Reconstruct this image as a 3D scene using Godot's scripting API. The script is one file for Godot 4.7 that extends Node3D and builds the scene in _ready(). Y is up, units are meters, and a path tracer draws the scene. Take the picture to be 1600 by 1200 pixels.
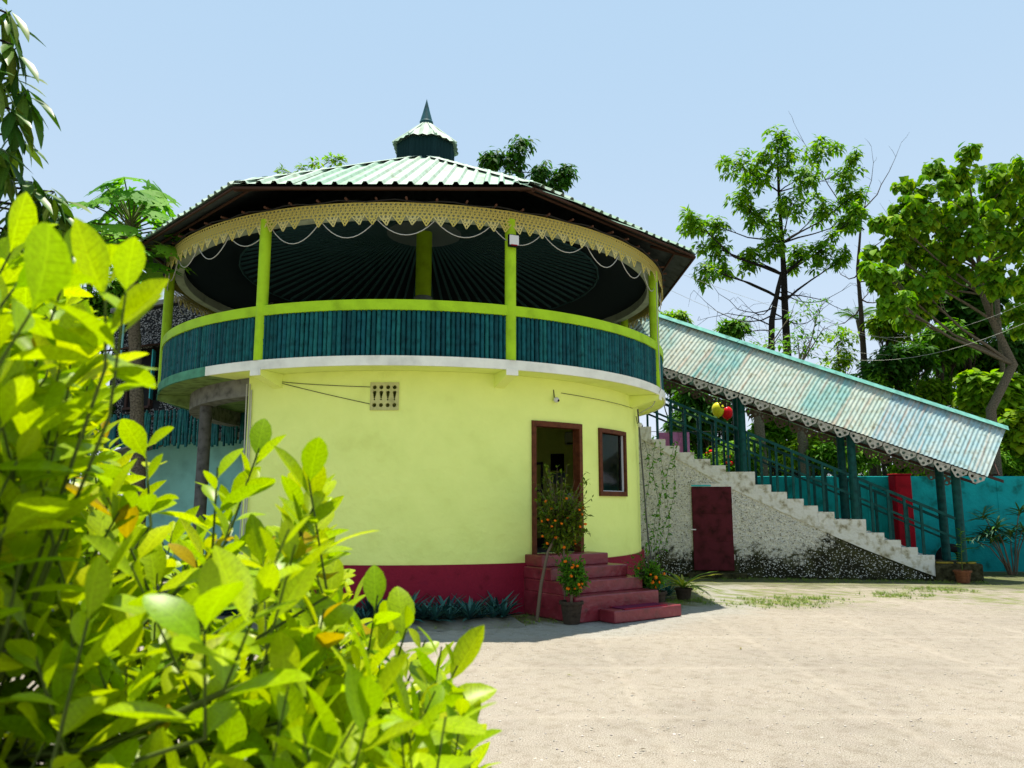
extends Node3D
# A round two-storey pavilion with a covered outside stair, seen past a leafy shrub.

const AX := Vector3(-1.8945, 0, -15.8874)      # foot of the pavilion's axis
const TOCAM := 6.8                              # azimuth (degrees, from +z towards +x) of the direction axis -> photographer
const EYE := Vector3(0, 1.6, 0)
const PITCH := 9.0
var M := {}
var used := {}
var rng := RandomNumberGenerator.new()

# ------------------------------------------------------------------ mesh builder
class MB:
	var v := PackedVector3Array()
	var n := PackedVector3Array()
	var c := PackedColorArray()
	var u := PackedVector2Array()
	var ix := PackedInt32Array()
	var col := Color(1, 1, 1)
	func vert(p: Vector3, nn: Vector3, uv := Vector2.ZERO) -> int:
		v.append(p); n.append(nn); c.append(col); u.append(uv)
		return v.size() - 1
	func t3(a: int, b: int, d: int) -> void:
		var g := (v[d] - v[a]).cross(v[b] - v[a])
		if g.dot(n[a] + n[b] + n[d]) >= 0.0:
			ix.append(a); ix.append(b); ix.append(d)
		else:
			ix.append(a); ix.append(d); ix.append(b)
	func tri(a: Vector3, b: Vector3, d: Vector3, out := Vector3.ZERO) -> void:
		var g := (b - a).cross(d - a).normalized()
		if out != Vector3.ZERO and g.dot(out) < 0.0:
			g = -g
		t3(vert(a, g), vert(b, g), vert(d, g))
	func quad(a: Vector3, b: Vector3, cc: Vector3, d: Vector3, out := Vector3.ZERO) -> void:
		var g := (cc - a).cross(d - b).normalized()
		if out != Vector3.ZERO and g.dot(out) < 0.0:
			g = -g
		var i := vert(a, g, Vector2(0, 0)); var j := vert(b, g, Vector2(1, 0)); var k := vert(cc, g, Vector2(1, 1)); var l := vert(d, g, Vector2(0, 1))
		t3(i, j, k); t3(i, k, l)
	# box from a basis: o centre, x y z half axes
	func boxb(o: Vector3, x: Vector3, y: Vector3, z: Vector3, bevel := 0.0) -> void:
		if bevel <= 0.0:
			for s in [-1.0, 1.0]:
				quad(o + x * s - y - z, o + x * s + y - z, o + x * s + y + z, o + x * s - y + z, x * s)
				quad(o + y * s - x - z, o + y * s + x - z, o + y * s + x + z, o + y * s - x + z, y * s)
				quad(o + z * s - x - y, o + z * s + x - y, o + z * s + x + y, o + z * s - x + y, z * s)
			return
		var a := [x, y, z]
		var L := [x.length(), y.length(), z.length()]
		var q := []
		for k in 3:
			q.append(a[k].normalized() * minf(bevel, L[k] * 0.49))
		for k in 3:
			var A: Vector3 = a[k]; var B: Vector3 = a[(k + 1) % 3]; var C: Vector3 = a[(k + 2) % 3]
			var qa: Vector3 = q[k]; var qb: Vector3 = q[(k + 1) % 3]; var qc: Vector3 = q[(k + 2) % 3]
			for s in [-1.0, 1.0]:
				var Bi := B - qb; var Ci := C - qc
				quad(o + A * s - Bi - Ci, o + A * s + Bi - Ci, o + A * s + Bi + Ci, o + A * s - Bi + Ci, A * s)
				for r in [-1.0, 1.0]:
					quad(o + A * s + (B - qb) * r - Ci, o + (A - qa) * s + B * r - Ci, o + (A - qa) * s + B * r + Ci, o + A * s + (B - qb) * r + Ci, A.normalized() * s + B.normalized() * r)
					for w in [-1.0, 1.0]:
						if k == 0:
							tri(o + A * s + Bi * r + Ci * w, o + (A - qa) * s + B * r + Ci * w, o + (A - qa) * s + Bi * r + C * w, A.normalized() * s + B.normalized() * r + C.normalized() * w)
	func box(o: Vector3, size: Vector3, turn := 0.0, bevel := 0.0) -> void:
		var b := Basis(Vector3.UP, turn)
		boxb(o, b.x * size.x * 0.5, b.y * size.y * 0.5, b.z * size.z * 0.5, bevel)
	func tube(pts: Array, rad: Array, sides := 6, caps := true) -> void:
		var rows := []
		var ref := Vector3(0.13, 0.21, 1.0).normalized()
		for i in pts.size():
			var d: Vector3 = (pts[mini(i + 1, pts.size() - 1)] - pts[maxi(i - 1, 0)])
			d = d.normalized() if d.length() > 1e-9 else Vector3.UP
			var x := d.cross(ref)
			if x.length() < 0.05:
				x = d.cross(Vector3.RIGHT)
			x = x.normalized()
			var y := d.cross(x).normalized()
			ref = x.cross(d).normalized()
			var row := []
			for k in sides + 1:
				var an := TAU * k / sides
				var nn := x * cos(an) + y * sin(an)
				row.append(vert(pts[i] + nn * rad[mini(i, rad.size() - 1)], nn, Vector2(float(k) / sides, float(i))))
			rows.append(row)
		for i in rows.size() - 1:
			for k in sides:
				t3(rows[i][k], rows[i + 1][k], rows[i + 1][k + 1]); t3(rows[i][k], rows[i + 1][k + 1], rows[i][k + 1])
		if caps:
			for e in [0, rows.size() - 1]:
				var o: Vector3 = pts[e]
				var d2: Vector3 = (pts[e] - pts[1 if e == 0 else e - 1]).normalized()
				for k in sides:
					tri(o, v[rows[e][k]], v[rows[e][k + 1]], d2)
	# lathe round y through o; profile of Vector2(r, y)
	func lathe(o: Vector3, prof: Array, sides := 16, a0 := 0.0, a1 := 360.0) -> void:
		for i in prof.size() - 1:
			var p: Vector2 = prof[i]; var q: Vector2 = prof[i + 1]
			if p.distance_to(q) < 1e-6:
				continue
			var t := (q - p).normalized()
			var nr := Vector2(t.y, -t.x)
			for k in sides:
				var A := deg_to_rad(a0 + (a1 - a0) * k / sides); var B := deg_to_rad(a0 + (a1 - a0) * (k + 1) / sides)
				var da := Vector3(sin(A), 0, cos(A)); var db := Vector3(sin(B), 0, cos(B))
				var na := da * nr.x + Vector3.UP * nr.y; var nb := db * nr.x + Vector3.UP * nr.y
				var i0 := vert(o + da * p.x + Vector3.UP * p.y, na); var i1 := vert(o + db * p.x + Vector3.UP * p.y, nb)
				var i2 := vert(o + db * q.x + Vector3.UP * q.y, nb); var i3 := vert(o + da * q.x + Vector3.UP * q.y, na)
				if p.x > 1e-5: t3(i0, i1, i2)
				if q.x > 1e-5: t3(i0, i2, i3)
	func ball(o: Vector3, r: Vector3, rows := 6, cols := 8) -> void:
		var g := []
		for i in rows + 1:
			var ph := PI * i / rows
			var row := []
			for k in cols + 1:
				var an := TAU * k / cols
				var d := Vector3(sin(ph) * cos(an), cos(ph), sin(ph) * sin(an))
				row.append(vert(o + d * r, (d / r).normalized()))
			g.append(row)
		for i in rows:
			for k in cols:
				if i > 0: t3(g[i][k], g[i][k + 1], g[i + 1][k])
				if i < rows - 1: t3(g[i][k + 1], g[i + 1][k + 1], g[i + 1][k])
	func mesh() -> ArrayMesh:
		var a := []
		a.resize(Mesh.ARRAY_MAX)
		a[Mesh.ARRAY_VERTEX] = v; a[Mesh.ARRAY_NORMAL] = n; a[Mesh.ARRAY_COLOR] = c; a[Mesh.ARRAY_TEX_UV] = u; a[Mesh.ARRAY_INDEX] = ix
		var m := ArrayMesh.new()
		m.add_surface_from_arrays(Mesh.PRIMITIVE_TRIANGLES, a)
		return m

# ------------------------------------------------------------------ naming
func numbered(called: String) -> String:
	used[called] = used.get(called, -1) + 1
	return called if used[called] == 0 else "%s_%03d" % [called, used[called]]

func meta(o: Node, label := "", category := "", group := "", kind := "") -> Node:
	if label: o.set_meta("label", label)
	if category: o.set_meta("category", category)
	if group: o.set_meta("group", group)
	if kind: o.set_meta("kind", kind)
	return o

func thing(called: String, at: Vector3, label: String, category: String, group := "", turn := 0.0) -> Node3D:
	var o := Node3D.new()
	o.name = numbered(called)
	add_child(o)
	o.position = at
	o.rotation.y = turn
	meta(o, label, category, group)
	return o

func part(parent: Node, called: String, mesh: Mesh, mat: Material, at := Transform3D.IDENTITY) -> MeshInstance3D:
	var o := MeshInstance3D.new()
	o.mesh = mesh
	o.material_override = mat
	if parent == self:
		o.name = numbered(called)
	else:
		o.name = called
	parent.add_child(o, true)
	o.transform = at
	return o

func multi(parent: Node, called: String, mesh: Mesh, mat: Material, xf: Array, cols: Array) -> MultiMeshInstance3D:
	var mm := MultiMesh.new()
	mm.transform_format = MultiMesh.TRANSFORM_3D
	mm.use_colors = true
	mm.mesh = mesh
	mm.instance_count = xf.size()
	for i in xf.size():
		mm.set_instance_transform(i, xf[i])
		mm.set_instance_color(i, cols[i])
	var o := MultiMeshInstance3D.new()
	o.multimesh = mm
	o.material_override = mat
	o.name = numbered(called) if parent == self else called
	parent.add_child(o, true)
	return o

# a point seen at (x, y) of the 1600 x 1200 photograph, at depth z metres in front of the photographer
func W(x: float, y: float, z: float) -> Vector3:
	var p := deg_to_rad(PITCH)
	var uu := (x - 800.0) / 1200.0
	var vv := (600.0 - y) / 1200.0
	var f := cos(p) - vv * sin(p)
	return EYE + Vector3(uu, vv * cos(p) + sin(p), -f) * (z / f)

func dir_at(th: float) -> Vector3:      # outward direction on the pavilion, th in degrees from the photographer's side, to the right
	var a := deg_to_rad(th + TOCAM)
	return Vector3(sin(a), 0, cos(a))

func tang_at(th: float) -> Vector3:
	var a := deg_to_rad(th + TOCAM)
	return Vector3(cos(a), 0, -sin(a))

func P(th: float, r: float, h: float) -> Vector3:
	return dir_at(th) * r + Vector3.UP * h     # local to the pavilion

func rf(a: float, b: float) -> float:
	return rng.randf_range(a, b)

func lin(r: float, g: float, b: float) -> Color:   # linear base colour -> albedo
	return Color(r, g, b).linear_to_srgb()

# ------------------------------------------------------------------ materials
func noise_img(sz: int, seed_: int, freq: float, octaves: int, ramp: Array, type := FastNoiseLite.TYPE_SIMPLEX_SMOOTH, normalize := true) -> Image:
	var nz := FastNoiseLite.new()
	nz.seed = seed_
	nz.noise_type = type
	nz.frequency = freq
	nz.fractal_octaves = octaves
	if octaves <= 1:
		nz.fractal_type = FastNoiseLite.FRACTAL_NONE
	var im := nz.get_seamless_image(sz, sz, false, false, 0.15, normalize)
	im.convert(Image.FORMAT_L8)
	var src := im.get_data()
	var lut := []
	for i in 256:
		var t := i / 255.0 * (ramp.size() - 1)
		var k := mini(int(t), ramp.size() - 2)
		lut.append(ramp[k].lerp(ramp[k + 1], t - k))
	var out := PackedByteArray()
	out.resize(sz * sz * 3)
	for i in sz * sz:
		var cc: Color = lut[src[i]]
		out[i * 3] = cc.r8; out[i * 3 + 1] = cc.g8; out[i * 3 + 2] = cc.b8
	return Image.create_from_data(sz, sz, false, Image.FORMAT_RGB8, out)

func tex(im: Image) -> ImageTexture:
	return ImageTexture.create_from_image(im)

func normal_tex(sz: int, seed_: int, freq: float, octaves: int, strength: float, type := FastNoiseLite.TYPE_SIMPLEX_SMOOTH) -> ImageTexture:
	var im := noise_img(sz, seed_, freq, octaves, [Color.BLACK, Color.WHITE], type)
	im.bump_map_to_normal_map(strength)
	return tex(im)

func mat(key: String, c: Color, rough := 0.7, vc := false) -> StandardMaterial3D:
	var m := StandardMaterial3D.new()
	m.resource_name = key
	m.albedo_color = c
	m.roughness = rough
	m.metallic_specular = 0.22
	m.vertex_color_use_as_albedo = vc
	M[key] = m
	return m

func tri_tex(m: StandardMaterial3D, t: Texture2D, scale: float, nt: Texture2D = null, nscale := 0.5) -> void:
	m.albedo_texture = t
	m.uv1_triplanar = true
	m.uv1_world_triplanar = true
	m.uv1_scale = Vector3.ONE * scale
	if nt:
		m.normal_enabled = true
		m.normal_texture = nt
		m.normal_scale = nscale

func leaf_mat(key: String, back: Color, rough := 0.45) -> StandardMaterial3D:
	var m := mat(key, Color(1, 1, 1), rough, true)
	m.backlight_enabled = true
	m.backlight = back
	m.metallic_specular = 0.25
	m.cull_mode = BaseMaterial3D.CULL_DISABLED
	return m

var veins: ImageTexture
func vein_tex() -> ImageTexture:      # midrib, side veins and small blemishes; u across the blade, v along it
	if veins: return veins
	var nz := FastNoiseLite.new(); nz.seed = 44; nz.frequency = 0.05; nz.fractal_octaves = 4
	var im := Image.create(128, 256, false, Image.FORMAT_RGB8)
	for y in 256:
		for x in 128:
			var d := absf(x - 63.5) / 63.5
			var k := 0.92 + 0.12 * nz.get_noise_2d(x, y)
			var side := fposmod(y / 256.0 * 9.0 - d * 1.1, 1.0)
			if side < 0.10: k = minf(1.0, k + 0.12)
			elif side < 0.26: k -= 0.08
			var c := Color(k, k, k * 0.9)
			if d < 0.045: c = Color(1.0, 1.0, 0.95)
			var sp := nz.get_noise_2d(x * 1.7 + 300.0, y * 1.7)
			if sp > 0.46: c = c.lerp(Color(0.66, 0.50, 0.26), clampf((sp - 0.46) * 5.0, 0, 0.7))
			im.set_pixel(x, y, c)
	veins = tex(im)
	return veins

func make_materials() -> void:
	var g := func(a: float) -> Color: return Color(a, a, a)
	var soft := tex(noise_img(512, 3, 0.006, 5, [g.call(0.80), g.call(0.93), g.call(1.0), g.call(0.97)]))
	var blot := tex(noise_img(512, 8, 0.012, 6, [g.call(0.55), g.call(0.85), g.call(0.97), g.call(1.0)]))
	var fine := normal_tex(512, 5, 0.05, 4, 3.0)
	var coarse := normal_tex(512, 6, 0.03, 5, 8.0)
	var m: StandardMaterial3D
	m = mat("wall", lin(0.84, 0.94, 0.27), 0.75); tri_tex(m, tex(noise_img(512, 21, 0.008, 6, [Color(0.94, 0.94, 0.90), Color(0.98, 0.985, 0.97), Color(1, 1, 1), Color(0.99, 0.99, 0.97)])), 0.3, coarse, 0.22)
	m = mat("white_paint", lin(0.88, 0.88, 0.74), 0.7); tri_tex(m, soft, 0.5, fine, 0.3)
	m = mat("mint_paint", lin(0.10, 0.34, 0.20), 0.7); tri_tex(m, blot, 0.6, fine, 0.3)
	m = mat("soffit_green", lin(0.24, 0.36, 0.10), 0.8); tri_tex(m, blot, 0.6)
	m = mat("lime", lin(0.40, 0.66, 0.018), 0.5); tri_tex(m, soft, 0.7, fine, 0.25)
	m = mat("maroon", lin(0.24, 0.012, 0.030), 0.55); tri_tex(m, tex(noise_img(512, 31, 0.012, 6, [Color(0.7, 0.62, 0.6), Color(0.95, 0.95, 0.95), Color(1, 1, 1), Color(1, 1, 1), Color(0.92, 0.97, 1)])), 0.6, fine, 0.4)
	m = mat("maroon_step", lin(0.34, 0.13, 0.12), 0.7); tri_tex(m, tex(noise_img(512, 32, 0.016, 6, [Color(0.42, 0.34, 0.22), Color(0.62, 0.34, 0.40), Color(0.76, 0.40, 0.50), Color(0.78, 0.42, 0.52), Color(0.84, 0.55, 0.62), Color(1, 1, 1)])), 0.5, coarse, 0.25); m.roughness = 0.38; m.metallic_specular = 0.5
	for k in 5:
		m = mat("bamboo%d" % k, [lin(0.006, 0.085, 0.090), lin(0.010, 0.125, 0.125), lin(0.008, 0.105, 0.118), lin(0.006, 0.070, 0.080), lin(0.014, 0.150, 0.140)][k], 0.42)
		tri_tex(m, blot, 1.2)
	m = mat("concrete", lin(0.24, 0.24, 0.21), 0.85); tri_tex(m, blot, 0.8, coarse, 0.6)
	m = mat("grey_column", lin(0.13, 0.13, 0.12), 0.7); tri_tex(m, blot, 1.0)
	m = mat("roof_mint", lin(0.33, 0.47, 0.38), 0.5); tri_tex(m, tex(noise_img(512, 41, 0.010, 6, [Color(0.72, 0.70, 0.60), Color(0.9, 0.93, 0.9), Color(1, 1, 1), Color(1, 1, 1)])), 0.5)
	m = mat("roof_mint_pale", lin(0.40, 0.50, 0.43), 0.5); m.albedo_texture = M["roof_mint"].albedo_texture; m.uv1_triplanar = true; m.uv1_world_triplanar = true; m.uv1_scale = Vector3.ONE * 0.63
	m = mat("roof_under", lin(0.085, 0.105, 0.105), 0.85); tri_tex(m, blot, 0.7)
	m = mat("roof_dark_teal", lin(0.02, 0.10, 0.12), 0.55); tri_tex(m, blot, 1.0)
	m = mat("cupola_dark", lin(0.006, 0.026, 0.028), 0.7)
	m = mat("eave_wood", lin(0.055, 0.028, 0.018), 0.8)
	m = mat("ceiling", lin(0.020, 0.034, 0.042), 0.9)  # near-black tone stands in for the deep shade under the roof
	m = mat("batten", lin(0.045, 0.12, 0.13), 0.7)
	m = mat("dark_floor", lin(0.05, 0.05, 0.05), 0.8)
	m = mat("pale_disc", lin(0.20, 0.26, 0.27), 0.8)
	m = mat("ring_beam", lin(0.46, 0.54, 0.40), 0.8); tri_tex(m, soft, 0.6)
	m = mat("cane_cream", lin(0.58, 0.50, 0.13), 0.7)
	m = mat("cane_cream_pale", lin(0.62, 0.56, 0.22), 0.7)
	m = mat("rope_light", lin(0.50, 0.50, 0.44), 0.4)
	m = mat("copper", lin(0.12, 0.06, 0.04), 0.6)
	m = mat("cable", lin(0.03, 0.03, 0.028), 0.6)
	m = mat("wire_pale", lin(0.45, 0.45, 0.40), 0.6)
	m = mat("door_wood", lin(0.135, 0.042, 0.016), 0.5); tri_tex(m, blot, 1.6)
	m = mat("vent_cream", lin(0.55, 0.55, 0.22), 0.8); tri_tex(m, soft, 1.0)
	m = mat("black", lin(0.008, 0.008, 0.009), 0.6)
	m = mat("rubber", lin(0.012, 0.012, 0.013), 0.75)
	m = mat("steel", lin(0.5, 0.5, 0.5), 0.35); m.metallic = 0.8
	m = mat("white_plastic", lin(0.62, 0.63, 0.62), 0.4)
	m = mat("lamp_glass", lin(0.70, 0.72, 0.72), 0.15)
	m = mat("window_glass", Color(0.0, 0.03, 0.035, 0.8), 0.06); m.transparency = BaseMaterial3D.TRANSPARENCY_ALPHA; m.metallic_specular = 0.25
	m = mat("stair_white", lin(0.66, 0.65, 0.57), 0.8); tri_tex(m, tex(noise_img(512, 51, 0.012, 6, [Color(0.45, 0.42, 0.32), Color(0.85, 0.83, 0.77), Color(1, 1, 1), Color(1, 1, 1), Color(1, 1, 1)])), 0.7, coarse, 0.5)
	m = mat("stucco", Color(1, 1, 1), 0.9, true); tri_tex(m, tex(noise_img(512, 61, 0.07, 3, [Color(0.62, 0.62, 0.55), Color(0.9, 0.9, 0.86), Color(1, 1, 1), Color(1, 1, 1)])), 0.6, coarse, 1.0)
	m = mat("pebble", Color(1, 1, 1), 0.7, true)
	m = mat("mossy_stone", lin(0.075, 0.070, 0.042), 0.9); tri_tex(m, tex(noise_img(512, 62, 0.015, 6, [Color(0.25, 0.28, 0.2), Color(0.6, 0.6, 0.5), Color(0.9, 0.9, 0.8), Color(1, 1, 1)])), 0.9, coarse, 0.8)
	m = mat("moss_yellow", lin(0.36, 0.27, 0.04), 0.9); tri_tex(m, blot, 1.4)
	m = mat("dark_green_paint", lin(0.007, 0.075, 0.066), 0.4); tri_tex(m, blot, 1.0)
	m = mat("steel_brown", lin(0.055, 0.030, 0.024), 0.7)
	m = mat("canopy_sheet", Color(1, 1, 1), 0.5, true); tri_tex(m, tex(noise_img(512, 71, 0.014, 6, [Color(0.55, 0.45, 0.36), Color(0.88, 0.85, 0.80), Color(1, 1, 1), Color(1, 1, 1), Color(1, 1, 1)])), 0.8)
	m = mat("ridge_teal", lin(0.15, 0.40, 0.34), 0.45); tri_tex(m, blot, 0.8)
	m = mat("fringe", lin(0.52, 0.50, 0.42), 0.7); tri_tex(m, blot, 1.5)
	m = mat("fringe_shaded", lin(0.13, 0.105, 0.08), 0.8)  # far-side fringe: the same white with its shade put into the colour
	m = mat("door_maroon", lin(0.085, 0.012, 0.018), 0.6); tri_tex(m, tex(noise_img(512, 72, 0.010, 6, [Color(0.5, 0.55, 0.4), Color(0.85, 0.85, 0.8), Color(1, 1, 1), Color(1, 1, 1)])), 0.7)
	m = mat("turquoise", lin(0.004, 0.30, 0.30), 0.65); tri_tex(m, tex(noise_img(512, 73, 0.009, 6, [Color(0.55, 0.55, 0.5), Color(0.9, 0.92, 0.92), Color(1, 1, 1), Color(1, 1, 1)])), 0.35, fine, 0.3)
	m = mat("pale_turquoise", lin(0.26, 0.58, 0.52), 0.7); tri_tex(m, soft, 0.4, fine, 0.3)
	m = mat("red_paint", lin(0.32, 0.004, 0.014), 0.6); tri_tex(m, soft, 0.8)
	m = mat("dark_wall", lin(0.020, 0.022, 0.023), 0.85); tri_tex(m, blot, 0.8, coarse, 0.6)
	m = mat("teal_shutter", lin(0.05, 0.42, 0.42), 0.6)
	m = mat("terracotta", lin(0.22, 0.085, 0.04), 0.85); tri_tex(m, blot, 2.0)
	m = mat("clay_pot", lin(0.060, 0.045, 0.030), 0.85); tri_tex(m, blot, 2.0)
	m = mat("soil", lin(0.055, 0.050, 0.032), 0.95); tri_tex(m, blot, 0.9, coarse, 1.0)
	m = mat("bark", lin(0.095, 0.072, 0.055), 0.9); tri_tex(m, tex(noise_img(512, 81, 0.03, 5, [Color(0.35, 0.35, 0.35), Color(0.8, 0.8, 0.78), Color(1, 1, 1)])), 1.3, coarse, 1.0)
	m = mat("bark_dark", lin(0.035, 0.028, 0.024), 0.9); tri_tex(m, M["bark"].albedo_texture, 1.0, coarse, 0.8)
	m = mat("bark_pale", lin(0.20, 0.17, 0.12), 0.9); tri_tex(m, M["bark"].albedo_texture, 1.6, coarse, 1.0)
	m = mat("twig_green", lin(0.07, 0.10, 0.02), 0.7)
	m = mat("stake", lin(0.15, 0.11, 0.07), 0.85)
	m = mat("mat_purple", lin(0.16, 0.02, 0.06), 0.95); tri_tex(m, blot, 4.0)
	m = mat("cloth_pink", lin(0.80, 0.32, 0.60), 0.9); tri_tex(m, soft, 2.0)
	m = mat("cloth_white", lin(0.55, 0.56, 0.58), 0.9)
	m = mat("balloon_red", lin(0.55, 0.006, 0.012), 0.3)
	m = mat("balloon_yellow", lin(0.60, 0.55, 0.02), 0.3)
	m = mat("tarp_blue", lin(0.05, 0.25, 0.38), 0.7)
	m = mat("flower", lin(0.75, 0.17, 0.008), 0.8)
	m = mat("flower_red", lin(0.60, 0.012, 0.010), 0.8)
	m = mat("poster", lin(0.20, 0.30, 0.42), 0.6)
	m = mat("poster_pale", lin(0.40, 0.40, 0.34), 0.7)
	leaf_mat("leaf", Color(0.95, 1.0, 0.25), 0.6)
	leaf_mat("leaf_shrub", Color(1.0, 1.0, 0.18), 0.34).metallic_specular = 0.3
	for k in ["leaf_shrub", "leaf_near"]:
		if k == "leaf_near": leaf_mat("leaf_near", Color(0.6, 0.7, 0.25), 0.4)
		M[k].albedo_texture = vein_tex()
	leaf_mat("leaf_dull", Color(0.3, 0.36, 0.16), 0.5)
	m = mat("ground", Color(1, 1, 1), 0.95, true)
	tri_tex(m, tex(noise_img(1024, 91, 0.13, 4, [Color(0.52, 0.50, 0.47), Color(0.86, 0.84, 0.82), Color(1, 1, 1), Color(1, 1, 1)])), 0.55, normal_tex(1024, 92, 0.16, 4, 7.0), 0.9)
	m.detail_enabled = true
	m.detail_albedo = tex(noise_img(512, 93, 0.02, 5, [Color(0.90, 0.89, 0.87), Color(1, 1, 1), Color(1, 1, 1)]))
	m.detail_blend_mode = BaseMaterial3D.BLEND_MODE_MUL
	m = mat("gravel", Color(1, 1, 1), 0.85, true)

# ------------------------------------------------------------------ leaf shapes (stem at origin, along +y, face +z)
func leaf_shape(outline: Array, fold: float, curl: float) -> ArrayMesh:
	# outline: Vector2(half width, along) from stem to tip
	var b := MB.new()
	var mid := []; var lf := []; var rt := []
	for p in outline:
		var z = -curl * p.y * p.y
		mid.append(Vector3(0, p.y, z)); lf.append(Vector3(-p.x, p.y, z + fold * p.x)); rt.append(Vector3(p.x, p.y, z + fold * p.x))
	var ids := []
	for i in outline.size():
		var row := []
		for q in [lf[i], mid[i], rt[i]]:
			b.col = Color(1.12, 1.08, 1.2) if q.x == 0.0 else Color(0.94, 0.95, 0.9)
			var sl := Vector3(0, 1, -2.0 * curl * outline[i].y).normalized()
			var side := Vector3(1, 0, fold * signf(q.x)).normalized()
			row.append(b.vert(q, side.cross(sl).normalized(), Vector2(0.5 + 0.5 * signf(q.x) * minf(1.0, absf(q.x) / 0.2), outline[i].y)))
		ids.append(row)
	for i in outline.size() - 1:
		for k in 2:
			if outline[i].x > 0.001 or k >= 0:
				b.t3(ids[i][k], ids[i][k + 1], ids[i + 1][k + 1])
				b.t3(ids[i][k], ids[i + 1][k + 1], ids[i + 1][k])
	return b.mesh()

var LEAF := {}
func make_leaves() -> void:
	LEAF.oval = leaf_shape([Vector2(0.008, 0), Vector2(0.02, 0.10), Vector2(0.14, 0.25), Vector2(0.225, 0.45), Vector2(0.235, 0.62), Vector2(0.17, 0.82), Vector2(0.07, 0.95), Vector2(0.004, 1.0)], 0.32, 0.14)
	LEAF.oval2 = leaf_shape([Vector2(0.008, 0), Vector2(0.02, 0.10), Vector2(0.12, 0.25), Vector2(0.19, 0.45), Vector2(0.20, 0.62), Vector2(0.14, 0.82), Vector2(0.05, 0.95), Vector2(0.004, 1.0)], 0.55, -0.10)
	LEAF.oval3 = leaf_shape([Vector2(0.008, 0), Vector2(0.02, 0.10), Vector2(0.15, 0.28), Vector2(0.25, 0.50), Vector2(0.25, 0.68), Vector2(0.17, 0.87), Vector2(0.07, 0.97), Vector2(0.004, 1.0)], 0.15, 0.30)
	LEAF.lance = leaf_shape([Vector2(0.006, 0), Vector2(0.07, 0.2), Vector2(0.115, 0.45), Vector2(0.10, 0.7), Vector2(0.04, 0.9), Vector2(0.003, 1.0)], 0.3, 0.22)
	LEAF.simple = leaf_shape([Vector2(0.01, 0), Vector2(0.20, 0.45), Vector2(0.004, 1.0)], 0.3, 0.18)
	LEAF.heart = leaf_shape([Vector2(0.02, 0), Vector2(0.32, 0.12), Vector2(0.42, 0.38), Vector2(0.30, 0.7), Vector2(0.1, 0.92), Vector2(0.004, 1.0)], 0.22, 0.2)
	LEAF.blade = leaf_shape([Vector2(0.03, 0), Vector2(0.065, 0.3), Vector2(0.05, 0.7), Vector2(0.003, 1.0)], 0.5, 0.18)
	LEAF.strap = leaf_shape([Vector2(0.02, 0), Vector2(0.035, 0.25), Vector2(0.03, 0.55), Vector2(0.018, 0.82), Vector2(0.002, 1.0)], 0.5, 0.55)
	# a palmate papaya leaf: seven toothed lobes round the stalk's end
	var b := MB.new()
	for k in 9:
		var a := deg_to_rad(-140.0 + 35.0 * k)
		var d := Vector3(sin(a), cos(a), -0.12 - 0.25 * absf(sin(a * 0.5)))
		var s := Vector3(cos(a), -sin(a), 0)
		var L := 0.55 - 0.16 * absf(a) / 2.4
		for q in [[0.16, 0.0, 0.0, 0.28], [0.42, 0.30, 0.20, 0.30], [0.36, -0.30, 0.20, 0.28], [0.62, 0.26, 0.42, 0.24], [0.56, -0.26, 0.42, 0.22]]:
			pass
		b.quad(Vector3.ZERO, d * L * 0.35 + s * 0.085, d * L * 0.72, d * L * 0.35 - s * 0.085, Vector3(0, 0, 1))
		b.tri(d * L * 0.5 + s * 0.03, d * L * 0.62 + s * 0.15, d * L * 0.74, Vector3(0, 0, 1))
		b.tri(d * L * 0.5 - s * 0.03, d * L * 0.62 - s * 0.15, d * L * 0.74, Vector3(0, 0, 1))
		b.quad(d * L * 0.62, d * L * 0.78 + s * 0.05, d * L * 1.0, d * L * 0.78 - s * 0.05, Vector3(0, 0, 1))
	LEAF.papaya = b.mesh()

func leaf_xf(at: Vector3, along: Vector3, face: Vector3, s: float) -> Transform3D:
	var y := along.normalized()
	var x := y.cross(face)
	if x.length() < 0.01:
		x = y.cross(Vector3(0.3, 0.1, 0.9))
	x = x.normalized()
	return Transform3D(Basis(x, y, x.cross(y)).scaled(Vector3.ONE * s), at)

func rdir() -> Vector3:
	var z := rf(-1, 1); var a := rf(0, TAU); var r := sqrt(1 - z * z)
	return Vector3(r * cos(a), z, r * sin(a))

func pick(cols: Array) -> Color:
	var a: Color = cols[rng.randi() % cols.size()]
	var b: Color = cols[rng.randi() % cols.size()]
	var k := rf(0.8, 1.2)
	var m := a.lerp(b, rng.randf())
	return Color(m.r * k, m.g * k, m.b * k)

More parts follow.
